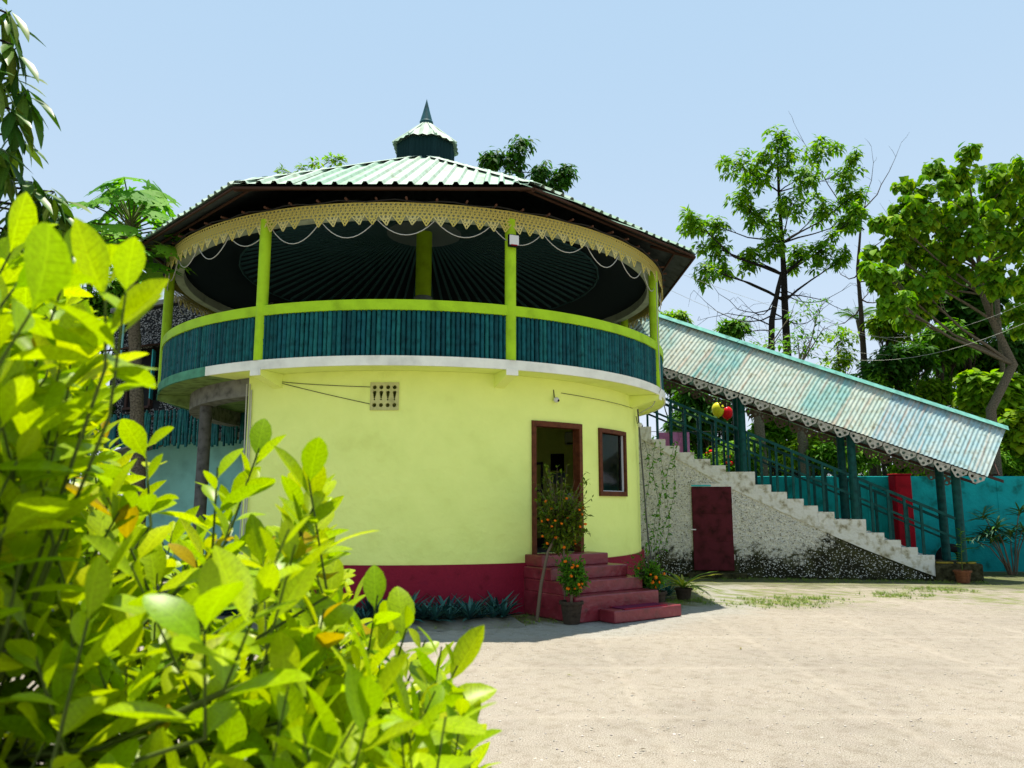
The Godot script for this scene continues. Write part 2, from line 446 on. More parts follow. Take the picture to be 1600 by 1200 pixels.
# ------------------------------------------------------------------ trees
# clumps: [centre, radius, leaf whorls]; leaves fill whorls that hang or stand round twig ends
func tree(called: String, label: String, group: String, trunk: Array, radii: Array, clumps: Array, o := {}) -> Node3D:
	rng.seed = o.get("seed", 1)
	var base: Vector3 = trunk[0]
	var t := thing(called, base, label, o.get("category", "tree"), group)
	var bark: Material = M[o.get("bark", "bark")]
	var b := MB.new()
	var pts := []
	for p in trunk:
		pts.append(p - base)
	b.tube(pts, radii, 9)
	part(t, "trunk", b.mesh(), bark)
	var ls: float = o.get("leaf", 0.25)
	var droop: float = o.get("droop", 0.3)
	var per: int = o.get("per", 7)
	var hang: float = o.get("hang", 0.0)
	var xf := []; var cols := []
	for c in clumps:
		var ctr: Vector3 = c[0] - base
		var rad: float = c[1]
		# limb: leaves the trunk below the clump
		var best := 0; var bd := 1e9
		for i in pts.size():
			var dd: float = absf(pts[i].y - (ctr.y - 0.55 * Vector2(ctr.x - pts[i].x, ctr.z - pts[i].z).length())) + 0.2 * ctr.distance_to(pts[i])
			if dd < bd and pts[i].y <= ctr.y:
				bd = dd; best = i
		var s: Vector3 = pts[best]
		var r0: float = minf(radii[best] * 0.5, 0.022 + 0.010 * ctr.distance_to(s))
		if c.size() > 3:
			s = c[3] - base; r0 = 0.012
		var m1 := s.lerp(ctr, 0.5) + Vector3(rf(-.12, .12), rf(-.15, .05) * 1.2, rf(-.12, .12)) * ctr.distance_to(s) * 0.5
		var lb := MB.new()
		lb.tube([s, s.lerp(m1, 0.5) + Vector3(0, 0.03, 0), m1, m1.lerp(ctr, 0.55), ctr], [r0, r0 * 0.85, r0 * 0.62, r0 * 0.45, r0 * 0.25], 5)
		for w in c[2]:
			var q := rdir() * rad * pow(rng.randf(), 0.45)
			q.y *= o.get("flat", 0.75)
			var tip := ctr + q
			var st: Vector3 = m1.lerp(ctr, rf(0.3, 1.0))
			if w % 2 == 0:
				lb.tube([st, st.lerp(tip, 0.55) + Vector3(0, 0.04, 0), tip], [r0 * 0.22 + 0.003, r0 * 0.14 + 0.003, 0.004], 4, false)
			var up := (q.normalized() * 0.6 + Vector3(0, 0.8, 0)).normalized()
			var side := up.cross(rdir()).normalized()
			for k in per:
				var a := TAU * k / per + rf(-0.35, 0.35)
				var d := (side * cos(a) + up.cross(side) * sin(a)) + up * rf(-0.15, 0.7) - Vector3(0, droop * rf(0.4, 1.5), 0)
				var at := tip + d.normalized() * rf(0.0, 0.35) * ls + up * rf(-0.5, 0.2) * ls
				xf.append(leaf_xf(at, d, (Vector3(rf(-.4, .4), 1.0, rf(-.4, .4) + 0.25) if hang == 0.0 else Vector3(d.x + rf(-.5, .5), 0.6, d.z + rf(-.5, .5))), ls * rf(0.7, 1.25)))
				cols.append(pick(o.cols))
		part(t, "limb", lb.mesh(), bark)
	put_leaves(t, "crown", LEAF[o.get("shape", "simple")], M[o.get("mat", "leaf")], xf, cols, o.get("single", 0), base)
	return t

func tinted(mesh: Mesh, c: Color) -> ArrayMesh:
	var a := mesh.surface_get_arrays(0)
	var cs: PackedColorArray = a[Mesh.ARRAY_COLOR]
	for i in cs.size():
		cs[i] = cs[i] * c
	a[Mesh.ARRAY_COLOR] = cs
	var m := ArrayMesh.new()
	m.add_surface_from_arrays(Mesh.PRIMITIVE_TRIANGLES, a)
	return m

# many copies of one small shape joined into one mesh, each in its own colour
func merged(mesh: Mesh, xf: Array, cols: Array) -> ArrayMesh:
	var a := mesh.surface_get_arrays(0)
	var sv: PackedVector3Array = a[Mesh.ARRAY_VERTEX]
	var sn: PackedVector3Array = a[Mesh.ARRAY_NORMAL]
	var si: PackedInt32Array = a[Mesh.ARRAY_INDEX]
	var sc: PackedColorArray = a[Mesh.ARRAY_COLOR]
	var su: PackedVector2Array = a[Mesh.ARRAY_TEX_UV]
	var uv := PackedVector2Array()
	var v := PackedVector3Array(); var n := PackedVector3Array(); var c := PackedColorArray(); var ix := PackedInt32Array()
	var cc := PackedColorArray(); cc.resize(sv.size())
	ix.resize(si.size() * xf.size())
	var at := 0
	for i in xf.size():
		var x: Transform3D = xf[i]
		var off := v.size()
		v.append_array(x * sv)
		n.append_array(Transform3D(x.basis.orthonormalized(), Vector3.ZERO) * sn)
		for q in cc.size(): cc[q] = sc[q] * cols[i]
		c.append_array(cc)
		uv.append_array(su)
		for k in si:
			ix[at] = off + k
			at += 1
	var arr := []
	arr.resize(Mesh.ARRAY_MAX)
	arr[Mesh.ARRAY_VERTEX] = v; arr[Mesh.ARRAY_NORMAL] = n; arr[Mesh.ARRAY_COLOR] = c; arr[Mesh.ARRAY_TEX_UV] = uv; arr[Mesh.ARRAY_INDEX] = ix
	var m := ArrayMesh.new()
	m.add_surface_from_arrays(Mesh.PRIMITIVE_TRIANGLES, arr)
	return m

# the leaves that show largest become parts of their own, the rest one part
func put_leaves(t: Node3D, called: String, mesh: Mesh, m: Material, xf: Array, cols: Array, single: int, base: Vector3) -> void:
	if single <= 0:
		part(t, called, merged(mesh, xf, cols), m)
		return
	var order := range(xf.size())
	var near := []
	for x in xf:
		near.append((x.origin + base - EYE).length())
	order.sort_custom(func(a, b): return near[a] < near[b])
	var tints := []
	for k in 6:
		var cc: Color = cols[order[(k * 37 + 5) % xf.size()]]
		tints.append([cc, tinted(mesh, cc)])
	var rx := []; var rc := []
	for i in order.size():
		var k: int = order[i]
		if i < single:
			var bi := 0; var bd := 9.0
			for q in tints.size():
				var dc: Color = tints[q][0]
				var dd: float = absf(dc.r - cols[k].r) + absf(dc.g - cols[k].g)
				if dd < bd:
					bd = dd; bi = q
			part(t, "leaf", tints[bi][1], m, xf[k])
		else:
			rx.append(xf[k]); rc.append(cols[k])
	if rx.size() > 0:
		meta(part(t, called, merged(mesh, rx, rc), m), "", "", "", "stuff")

# ------------------------------------------------------------------ pavilion
func arc_box(b: MB, r0: float, r1: float, h0: float, h1: float, t0: float, t1: float, step := 3.0) -> void:
	var n := maxi(1, int(ceil((t1 - t0) / step)))
	var rows := []
	for i in n + 1:
		var th := t0 + (t1 - t0) * i / n
		var d := dir_at(th)
		rows.append([P(th, r0, h0), P(th, r1, h0), P(th, r1, h1), P(th, r0, h1), d])
	for i in n:
		var A: Array = rows[i]; var B: Array = rows[i + 1]
		for k in 4:
			var k2 := (k + 1) % 4
			var na: Vector3; var nb: Vector3
			match k:
				0: na = Vector3.DOWN; nb = na
				1: na = A[4]; nb = B[4]
				2: na = Vector3.UP; nb = na
				3: na = -A[4]; nb = -B[4]
			var i0 := b.vert(A[k], na); var i1 := b.vert(A[k2], na); var i2 := b.vert(B[k2], nb); var i3 := b.vert(B[k], nb)
			b.t3(i0, i1, i2); b.t3(i0, i2, i3)
	if t1 - t0 < 359.9:
		b.quad(rows[0][0], rows[0][1], rows[0][2], rows[0][3], -tang_at(t0))
		b.quad(rows[n][0], rows[n][1], rows[n][2], rows[n][3], tang_at(t1))

# a curved wall of thickness r1 - r0 with rectangular openings [t0, t1, h0, h1]
func wall_with_openings(b: MB, r0: float, r1: float, h0: float, h1: float, t0: float, t1: float, holes: Array) -> void:
	var ts := [t0, t1]; var hs := [h0, h1]
	for o in holes:
		ts.append(o[0]); ts.append(o[1]); hs.append(o[2]); hs.append(o[3])
	var k := t0
	while k < t1:
		ts.append(k); k += 3.0
	ts.sort(); hs.sort()
	var solid := func(a: float, c: float) -> bool:
		if a < t0 or a > t1 or c < h0 or c > h1:
			return false
		for o in holes:
			if a > o[0] and a < o[1] and c > o[2] and c < o[3]:
				return false
		return true
	for i in ts.size() - 1:
		if ts[i + 1] - ts[i] < 0.01: continue
		var ta: float = ts[i]; var tb: float = ts[i + 1]; var tm := (ta + tb) / 2
		for j in hs.size() - 1:
			if hs[j + 1] - hs[j] < 0.001: continue
			var ha: float = hs[j]; var hb: float = hs[j + 1]; var hm := (ha + hb) / 2
			if not solid.call(tm, hm): continue
			for r in [r0, r1]:
				var sg := 1.0 if r == r1 else -1.0
				var na := dir_at(ta) * sg; var nb := dir_at(tb) * sg
				var i0 := b.vert(P(ta, r, ha), na); var i1 := b.vert(P(tb, r, ha), nb); var i2 := b.vert(P(tb, r, hb), nb); var i3 := b.vert(P(ta, r, hb), na)
				b.t3(i0, i1, i2); b.t3(i0, i2, i3)
			# reveals
			if not solid.call(ta - 0.01, hm): b.quad(P(ta, r0, ha), P(ta, r1, ha), P(ta, r1, hb), P(ta, r0, hb), -tang_at(ta))
			if not solid.call(tb + 0.01, hm): b.quad(P(tb, r0, ha), P(tb, r1, ha), P(tb, r1, hb), P(tb, r0, hb), tang_at(tb))
			if not solid.call(tm, ha - 0.002): b.quad(P(ta, r0, ha), P(ta, r1, ha), P(tb, r1, ha), P(tb, r0, ha), Vector3.DOWN)
			if not solid.call(tm, hb + 0.002): b.quad(P(ta, r0, hb), P(ta, r1, hb), P(tb, r1, hb), P(tb, r0, hb), Vector3.UP)

func flat_poly(b: MB, poly: PackedVector2Array, o: Vector3, x: Vector3, y: Vector3, z: Vector3, thick: float) -> void:
	# an extruded polygon: face towards +z, thickness behind it
	var idx := Geometry2D.triangulate_polygon(poly)
	for i in range(0, idx.size(), 3):
		var a := o + x * poly[idx[i]].x + y * poly[idx[i]].y; var c := o + x * poly[idx[i + 1]].x + y * poly[idx[i + 1]].y; var d := o + x * poly[idx[i + 2]].x + y * poly[idx[i + 2]].y
		b.tri(a, c, d, z)
		b.tri(a - z * thick, c - z * thick, d - z * thick, -z)
	var cw := Geometry2D.is_polygon_clockwise(poly)
	for i in poly.size():
		var p := poly[i]; var q := poly[(i + 1) % poly.size()]
		var e := (q - p).normalized()
		var nn := Vector2(e.y, -e.x) * (-1.0 if cw else 1.0)
		b.quad(o + x * p.x + y * p.y, o + x * q.x + y * q.y, o + x * q.x + y * q.y - z * thick, o + x * p.x + y * p.y - z * thick, x * nn.x + y * nn.y)

func lattice(poly: PackedVector2Array, pitch: float, w: float) -> Array:
	# woven cane strips inside poly: [from, to] in 2D
	var out := []
	var box := Rect2(poly[0], Vector2.ZERO)
	for p in poly: box = box.expand(p)
	var H := box.size.y + 0.01
	for sgn in [-1.0, 1.0]:
		var k := floorf((box.position.x - H) / pitch) * pitch
		while k < box.end.x + H:
			var line := PackedVector2Array([Vector2(k - sgn * H * 0.3, box.position.y - 0.005), Vector2(k + sgn * H * 0.3 , box.end.y + 0.005)])
			for seg in Geometry2D.intersect_polyline_with_polygon(line, poly):
				if seg[0].distance_to(seg[seg.size() - 1]) > 0.004:
					out.append([seg[0], seg[seg.size() - 1], sgn])
			k += pitch
	return out

func bent_strip(b: MB, p: Vector2, q: Vector2, w: float, lift: float, r: float, h: float) -> void:
	# a thin strip on the cylinder r: p.x is arc length, p.y height above h
	var f := func(a: Vector2, rr: float) -> Vector3: return P(rad_to_deg(a.x / r), rr, h + a.y)
	var e := (q - p).normalized(); var s := Vector2(-e.y, e.x) * w * 0.5
	var A: Vector3 = f.call(p - s, r + lift); var B: Vector3 = f.call(q - s, r + lift); var C: Vector3 = f.call(q + s, r + lift); var D: Vector3 = f.call(p + s, r + lift)
	var nn := dir_at(rad_to_deg(p.x / r))
	b.quad(A, B, C, D, nn)
	b.quad(A - nn * 0.005, B - nn * 0.005, C - nn * 0.005, D - nn * 0.005, -nn)

func build_pavilion() -> Node3D:
	rng.seed = 11
	var t := thing("round_pavilion", AX, "round two storey yellow pavilion with green tin roof and bamboo balcony", "building")
	var b: MB
	# --- ground floor wall with real openings: door, window, vent
	var door := [22.6, 35.7, 0.87, 2.92]
	var win := [41.9, 54.7, 1.76, 2.90]
	var vent := [-9.6, -4.4, 3.02, 3.42]
	b = MB.new(); wall_with_openings(b, 4.30, 4.48, 0.74, 3.61, -37.3, 36.9, [door, vent]); part(t, "wall", b.mesh(), M.wall)
	b = MB.new(); wall_with_openings(b, 4.30, 4.455, 0.74, 3.61, 36.9, 150.0, [win]); part(t, "wall", b.mesh(), M.wall)
	for th in [-37.3, 150.0]:
		b = MB.new()
		b.boxb(P(th, 2.25, 2.2) + tang_at(th) * (0.08 if th < 0 else -0.08), dir_at(th) * 2.12, Vector3.UP * 1.405, tang_at(th) * 0.08)
		part(t, "inner_wall", b.mesh(), M.wall)
	b = MB.new(); arc_box(b, 0.05, 4.30, 0.80, 0.868, -37.0, 149.7); part(t, "floor", b.mesh(), M.dark_floor)
	b = MB.new(); b.box(Vector3(2.25, 2.23, -1.6), Vector3(3.3, 2.7, 0.1)); part(t, "partition_wall", b.mesh(), M.wall)
	b = MB.new(); arc_box(b, 4.2, 4.512, 0.0, 0.745, -37.3, 150.0); part(t, "plinth", b.mesh(), M.maroon)
	# --- door frame
	b = MB.new()
	for s in [[22.6, 23.5], [34.8, 35.7]]:
		arc_box(b, 4.36, 4.515, 0.87, 2.92, s[0], s[1], 1.0)
	arc_box(b, 4.36, 4.515, 2.835, 2.92, 23.5, 34.8, 1.5)
	part(t, "door_frame", b.mesh(), M.door_wood)
	# --- window
	b = MB.new()
	for s in [[41.9, 42.9], [53.7, 54.7]]:
		arc_box(b, 4.36, 4.49, 1.76, 2.90, s[0], s[1], 1.0)
	arc_box(b, 4.36, 4.49, 1.76, 1.84, 42.9, 53.7, 1.5); arc_box(b, 4.36, 4.49, 2.83, 2.90, 42.9, 53.7, 1.5)
	var wf := part(t, "window", b.mesh(), M.door_wood)
	b = MB.new()
	b.quad(P(42.9, 4.42, 1.84), P(53.7, 4.42, 1.84), P(53.7, 4.42, 2.83), P(42.9, 4.42, 2.83), dir_at(48.3))
	part(wf, "pane", b.mesh(), M.window_glass)
	b = MB.new()
	for s in [42.9, 53.55]:
		arc_box(b, 4.41, 4.45, 1.84, 2.83, s, s + 0.15, 1.0)
	arc_box(b, 4.41, 4.45, 1.84, 1.853, 43.05, 53.55, 1.5)
	part(wf, "bead", b.mesh(), M.white_plastic)
	# --- vent: cream block with holes into the dark room
	var cs := CSGCombiner3D.new()
	var vth := -7.0
	var vb := Basis(tang_at(vth), Vector3.UP, dir_at(vth))
	var plate := CSGBox3D.new(); plate.size = Vector3(0.43, 0.42, 0.09); cs.add_child(plate)
	for cx in 4:
		for q in [[0.135, 0.032], [0.055, 0.030], [0.02, 0.024], [-0.015, 0.017], [-0.05, 0.014], [-0.135, 0.032]]:
			var cy := CSGCylinder3D.new()
			cy.radius = q[1]; cy.height = 0.3; cy.sides = 10; cy.operation = CSGShape3D.OPERATION_SUBTRACTION
			cy.rotation.x = PI / 2; cy.position = Vector3(-0.15 + cx * 0.1, q[0], 0)
			cs.add_child(cy)
	cs.name = "vent_block"
	t.add_child(cs)
	cs.transform = Transform3D(vb, P(vth, 4.455, 3.22))
	for ch in cs.get_children(): (ch as CSGPrimitive3D).set("material", M.vent_cream)
	# --- slab, soffit, fascia
	b = MB.new(); arc_box(b, 0.2, 4.968, 3.612, 3.735, -42.2, 150.0); part(t, "slab", b.mesh(), M.wall)
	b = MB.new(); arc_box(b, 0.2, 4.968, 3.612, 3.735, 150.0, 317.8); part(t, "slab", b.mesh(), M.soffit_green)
	b = MB.new(); arc_box(b, 4.968, 5.0, 3.60, 3.745, -42.2, 150.0); part(t, "fascia", b.mesh(), M.white_paint)
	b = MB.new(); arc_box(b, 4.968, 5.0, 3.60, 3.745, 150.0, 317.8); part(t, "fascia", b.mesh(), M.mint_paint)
	b = MB.new(); arc_box(b, 0.1, 4.9, 3.736, 3.75, 0, 360); part(t, "balcony_floor", b.mesh(), M.dark_floor)
	# ring beam and columns where the ground floor is open
	b = MB.new(); arc_box(b, 4.15, 4.45, 3.32, 3.61, 150.2, 322.5); part(t, "ring_beam", b.mesh(), M.concrete)
	for th in [-60.0, 195.0]:
		b = MB.new(); b.lathe(P(th, 4.3, 0), [Vector2(0.105, 0), Vector2(0.105, 3.33)], 14); part(t, "support_column", b.mesh(), M.grey_column)
	# cantilever brackets under the slab, one below each balcony column
	for k in 8:
		var th := 15.5 + 45.0 * k
		var x := tang_at(th); var d := dir_at(th)
		var poly := PackedVector2Array([Vector2(4.35, 3.608), Vector2(5.0, 3.608), Vector2(5.0, 3.52), Vector2(4.35, 3.36)])
		b = MB.new()
		flat_poly(b, poly, x * 0.085, d, Vector3.UP, x, 0.17)
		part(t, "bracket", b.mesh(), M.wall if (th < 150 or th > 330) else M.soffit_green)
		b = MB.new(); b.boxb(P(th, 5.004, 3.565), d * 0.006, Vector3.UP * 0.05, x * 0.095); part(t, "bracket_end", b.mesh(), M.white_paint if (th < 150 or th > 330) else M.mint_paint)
		# balcony columns
		b = MB.new()
		b.lathe(P(th, 4.93, 0), [Vector2(0.088, 3.746), Vector2(0.088, 5.95)], 14)
		part(t, "balcony_column", b.mesh(), M.lime)
	# --- railing with bamboo canes
	b = MB.new(); arc_box(b, 4.87, 4.985, 4.43, 4.585, 0, 360, 2.0)
	var rail := part(t, "railing", b.mesh(), M.lime)
	b = MB.new(); arc_box(b, 4.872, 4.886, 3.746, 4.44, 0, 360, 3.0); part(rail, "backing_board", b.mesh(), M.bamboo3)
	var canes := []
	for k in 8:
		b = MB.new()
		var pts := []; var rad := []
		var nodes := [rf(0.08, 0.25), rf(0.3, 0.45), rf(0.5, 0.66)]
		var r := rf(0.030, 0.037)
		var y := 0.0
		var hs := [0.0, 0.70]
		for q in nodes: hs.append_array([q - 0.012, q, q + 0.012])
		hs.sort()
		for q in hs:
			pts.append(Vector3(rf(-0.003, 0.003), q, rf(-0.002, 0.002))); rad.append(r * (1.16 if q in nodes else 1.0))
		b.tube(pts, rad, 7, false)
		canes.append(b.mesh())
	var th2 := -118.0
	var cnt := 0
	while th2 < 118.0:
		part(rail, "bamboo_cane", canes[rng.randi() % 8], M["bamboo%d" % [0, 1, 2, 2, 1, 3, 0, 4][rng.randi() % 8]], Transform3D(Basis(Vector3.UP, rf(0, TAU)) * Basis(Vector3.RIGHT, rf(-0.006, 0.006)), P(th2, 4.93 + rf(-0.006, 0.008), 3.742)))
		th2 += rf(0.80, 0.90)
		cnt += 1
	b = MB.new()
	th2 = 119.0
	while th2 < 241.0:
		b.tube([P(th2, 4.93, 3.742), P(th2, 4.93, 4.44)], [0.034, 0.034], 6, false); th2 += 0.85
	meta(part(rail, "bamboo_cane_run", b.mesh(), M.bamboo2), "", "", "", "stuff")
	# --- ring beam under the roof, rafters
	b = MB.new(); arc_box(b, 4.70, 4.86, 5.90, 6.12, 0, 360, 3.0); part(t, "top_ring_beam", b.mesh(), M.ring_beam)
	# --- roof: eight faces of ribbed sheets
	var RC := 5.75; var EV := 6.2; var AP := RC * cos(PI / 8); var TOPR := 0.55; var APEX := 9.18
	var slope := (APEX - EV) / AP
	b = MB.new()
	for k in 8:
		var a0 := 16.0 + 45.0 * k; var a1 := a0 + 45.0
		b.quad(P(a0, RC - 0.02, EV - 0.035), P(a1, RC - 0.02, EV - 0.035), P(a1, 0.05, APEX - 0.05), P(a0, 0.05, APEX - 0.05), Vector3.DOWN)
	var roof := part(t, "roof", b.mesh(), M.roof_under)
	for k in 8:
		var a0 := 16.0 + 45.0 * k
		var mid := a0 + 22.5
		var X := tang_at(mid); var D := dir_at(mid)
		var hw := RC * sin(PI / 8)
		var up := (Vector3.UP * (APEX - EV) - D * AP)
		var nn := (Vector3.UP * AP + D * (APEX - EV)).normalized()
		var eave := D * AP + Vector3.UP * EV
		var sheets := 5
		for q in sheets:
			var s0 := -hw + 2.0 * hw * q / sheets; var s1 := -hw + 2.0 * hw * (q + 1) / sheets
			b = MB.new()
			var prof := []
			for r in 4:
				var c0 := s0 + (s1 - s0) * r / 4.0; var wd := (s1 - s0) / 4.0
				prof.append_array([Vector2(c0, 0), Vector2(c0 + wd * 0.55, 0), Vector2(c0 + wd * 0.68, 0.042), Vector2(c0 + wd * 0.88, 0.042)])
			prof.append(Vector2(s1 + 0.005, 0))
			var out := 0.03 * rng.randf()
			for i in prof.size() - 1:
				var p: Vector2 = prof[i]; var p2: Vector2 = prof[i + 1]
				# split where a strip crosses the middle
				var ta := 1.0 - absf(clampf(p.x, -hw, hw)) / hw; var tb := 1.0 - absf(clampf(p2.x, -hw, hw)) / hw
				ta = minf(ta, 1.0 - TOPR / AP); tb = minf(tb, 1.0 - TOPR / AP)
				var lift := nn * (0.004 + (0.006 if q % 2 == 0 else 0.0))
				var A := eave + X * p.x + nn * p.y + lift - up.normalized() * out; var B := eave + X * p2.x + nn * p2.y + lift - up.normalized() * out
				b.quad(A, B, eave + X * p2.x + nn * p2.y + lift + up * tb, eave + X * p.x + nn * p.y + lift + up * ta, nn)
			part(roof, "roof_sheet", b.mesh(), M.roof_mint if rng.randf() < 0.6 else M.roof_mint_pale, Transform3D(Basis(), nn * rf(0.0, 0.012) + up.normalized() * rf(-0.025, 0.02)))
		# hip cap
		var h0 := P(a0, RC - 0.06, EV + 0.06); var h1 := P(a0, TOPR, EV + (APEX - EV) * (1.0 - TOPR / RC) + 0.035)
		b = MB.new()
		var hx := tang_at(a0) * 0.17
		var hn := Vector3.UP * 0.022
		b.quad(h0, h1, h1 + hx - Vector3.UP * 0.02, h0 + hx - Vector3.UP * 0.02, Vector3.UP + hx); b.quad(h0, h1, h1 - hx - Vector3.UP * 0.02, h0 - hx - Vector3.UP * 0.02, Vector3.UP - hx)
		part(roof, "hip_cap", b.mesh(), M.roof_mint_pale, Transform3D(Basis(), hn))
		# eave board
		var e0 := P(a0, RC - 0.03, EV - 0.03); var e1 := P(a0 + 45.0, RC - 0.03, EV - 0.03)
		b = MB.new(); b.boxb((e0 + e1) / 2 - Vector3.UP * 0.005, (e1 - e0) / 2, Vector3.UP * 0.016, D * 0.015); part(roof, "eave_board", b.mesh(), M.eave_wood)
		# dark purlin rings under the eave
		b = MB.new(); b.tube([P(a0, 5.35, 6.30), P(a0 + 45, 5.35, 6.30)], [0.025, 0.025], 5); part(roof, "purlin", b.mesh(), M.eave_wood)
		b = MB.new(); b.tube([P(a0, RC - 0.06, EV - 0.05), P(a0, 4.9, EV + 0.28)], [0.03, 0.03], 5); part(roof, "hip_rafter", b.mesh(), M.eave_wood)
	# --- cupola
	b = MB.new()
	for k in 8:
		var a0 := 16.0 + 45.0 * k
		for q in 6:
			var f0 := q / 6.0; var f1 := (q + 1) / 6.0
			var A := P(a0, 0.64, 0).lerp(P(a0 + 45, 0.64, 0), f0); var B := P(a0, 0.64, 0).lerp(P(a0 + 45, 0.64, 0), f1)
			var md := (A + B) / 2; var o := md.normalized() * 0.022
			b.quad(A + Vector3.UP * 8.80, md + o + Vector3.UP * 8.80, md + o + Vector3.UP * 9.36, A + Vector3.UP * 9.36, md); b.quad(md + o + Vector3.UP * 8.80, B + Vector3.UP * 8.80, B + Vector3.UP * 9.36, md + o + Vector3.UP * 9.36, md)
	var cup := part(t, "cupola", b.mesh(), M.cupola_dark)
	for k in 8:
		var a0 := 16.0 + 45.0 * k
		b = MB.new()
		var apex := Vector3.UP * 10.02
		var ea := P(a0, 0.74, 9.34); var eb := P(a0 + 45, 0.74, 9.34)
		var md := (ea + eb) / 2
		var nn := (eb - ea).cross(apex - ea).normalized()
		if nn.y < 0: nn = -nn
		for q in 6:
			var f0 := q / 6.0; var f1 := (q + 1) / 6.0
			var h0 := 0.0 if q % 2 == 0 else 0.03; var ridge := 0.03 if q % 2 == 0 else 0.0
			var A := ea.lerp(eb, f0) + nn * h0; var B := ea.lerp(eb, f1) + nn * ridge
			var ta := 1.0 - absf(f0 - 0.5) * 2.0; var tb := 1.0 - absf(f1 - 0.5) * 2.0
			var upv := apex - md
			b.quad(A, B, B + upv * tb, A + upv * ta, nn)
		part(cup, "roof_sheet", b.mesh(), M.roof_mint if k % 2 == 0 else M.roof_mint_pale)
		b = MB.new()
		b.tube([ea + Vector3.UP * 0.02, apex + Vector3.UP * 0.0], [0.035, 0.02], 5); part(cup, "hip_cap", b.mesh(), M.roof_mint_pale)
	b = MB.new()
	b.lathe(Vector3.ZERO, [Vector2(0.12, 9.90), Vector2(0.155, 9.97), Vector2(0.14, 10.0), Vector2(0.085, 10.2), Vector2(0.03, 10.42), Vector2(0.0, 10.54)], 10)
	part(cup, "spire", b.mesh(), M.roof_dark_teal)
	# --- ceiling: dark cone with radial battens, a flat disc round the central column
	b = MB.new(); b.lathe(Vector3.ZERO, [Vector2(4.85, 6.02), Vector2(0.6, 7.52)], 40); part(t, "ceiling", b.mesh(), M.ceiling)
	b = MB.new(); b.boxb(Vector3(0, 0, 0), Vector3(1.45, -0.512, 0), Vector3(0.0, 0.02, 0), Vector3(0, 0, 0.028))
	var bat := b.mesh()
	var ceil_part := t.get_node("ceiling")
	for k in 76:
		var th := 360.0 * k / 76
		part(ceil_part, "batten", bat, M.batten, Transform3D(Basis(dir_at(th), Vector3.UP, -tang_at(th)), P(th, 2.25, 6.93 - 0.03)))
	b = MB.new()
	for k in 36:
		b.tube([P(k * 10.0, 3.72, 6.36), P(k * 10.0 + 10.0, 3.72, 6.36)], [0.02, 0.02], 4, false)
	part(ceil_part, "ring_trim", b.mesh(), M.batten)
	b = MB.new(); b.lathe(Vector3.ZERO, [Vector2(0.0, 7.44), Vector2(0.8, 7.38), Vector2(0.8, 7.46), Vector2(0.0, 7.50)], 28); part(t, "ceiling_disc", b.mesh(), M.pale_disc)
	b = MB.new(); b.lathe(Vector3.ZERO, [Vector2(0.17, 3.75), Vector2(0.17, 7.42)], 16); part(t, "central_column", b.mesh(), M.lime)
	b = MB.new(); b.lathe(Vector3.ZERO, [Vector2(0.19, 5.70), Vector2(0.2, 5.73), Vector2(0.2, 5.98), Vector2(0.17, 6.0)], 16); part(t, "column_collar", b.mesh(), M.pale_disc)
	# --- cane valance: band and hanging points
	b = MB.new()
	var r0 := 5.0
	var half := deg_to_rad(120.0) * r0
	var band := PackedVector2Array([Vector2(-half, 0.0), Vector2(half, 0.0), Vector2(half, 0.19), Vector2(-half, 0.19)])
	for seg in lattice(band, 0.072, 0.013):
		bent_strip(b, seg[0], seg[1], 0.022, 0.003 * seg[2], r0, 5.87)
	for y in [0.0, 0.0475, 0.095, 0.1425, 0.19]:
		var k := -120.0
		while k < 120.0:
			bent_strip(b, Vector2(deg_to_rad(k) * r0, y), Vector2(deg_to_rad(k + 3.0) * r0, y), 0.016, 0.007, r0, 5.87); k += 3.0
	var val := part(t, "valance", b.mesh(), M.cane_cream)
	var tri2 := PackedVector2Array([Vector2(-0.098, 0.0), Vector2(0.098, 0.0), Vector2(0.0, -0.155)])
	for vv in 2:
		b = MB.new()
		for seg in lattice(tri2, 0.066, 0.012):
			var e: Vector2 = (seg[1] - seg[0]).normalized() * 1.0
			var s2 := Vector2(-e.y, e.x) * 0.0105
			var a: Vector2 = seg[0]; var c: Vector2 = seg[1]
			var zz: float = 0.002 * seg[2]
			b.quad(Vector3(a.x - s2.x, a.y - s2.y, zz), Vector3(c.x - s2.x, c.y - s2.y, zz), Vector3(c.x + s2.x, c.y + s2.y, zz), Vector3(a.x + s2.x, a.y + s2.y, zz), Vector3(0, 0, 1))
		for q in [[Vector2(-0.098, 0), Vector2(0, -0.155)], [Vector2(0.098, 0), Vector2(0, -0.155)], [Vector2(-0.06, -0.06), Vector2(0.06, -0.06)]]:
			b.boxb(Vector3((q[0].x + q[1].x) / 2, (q[0].y + q[1].y) / 2, 0.004), Vector3(q[1].x - q[0].x, q[1].y - q[0].y, 0) / 2, Vector3(-(q[1].y - q[0].y), q[1].x - q[0].x, 0).normalized() * 0.009, Vector3(0, 0, 0.004))
		var mesh := b.mesh()
		var th := -118.0 + vv * 2.32
		while th < 118.0:
			if rng.randf() > 0.03:
				part(val, "pennant", mesh, M.cane_cream_pale if vv == 0 else M.cane_cream, Transform3D(Basis(tang_at(th), Vector3.UP, dir_at(th)) * Basis(Vector3.RIGHT, rf(-0.2, 0.2)) * Basis(Vector3.FORWARD, rf(-0.16, 0.16)), P(th, 5.003, 5.868)))
			th += 4.64
	# pipe ends above the valance and festoon rope lights below
	for k in 40:
		var th := -100.0 + 5.1 * k
		b = MB.new(); b.tube([P(th, 4.85, 6.12), P(th, 5.06 + rf(0, 0.05), 6.105)], [0.019, 0.019], 7); part(roof, "pipe_end", b.mesh(), M.copper)
	b = MB.new()
	var cp := []
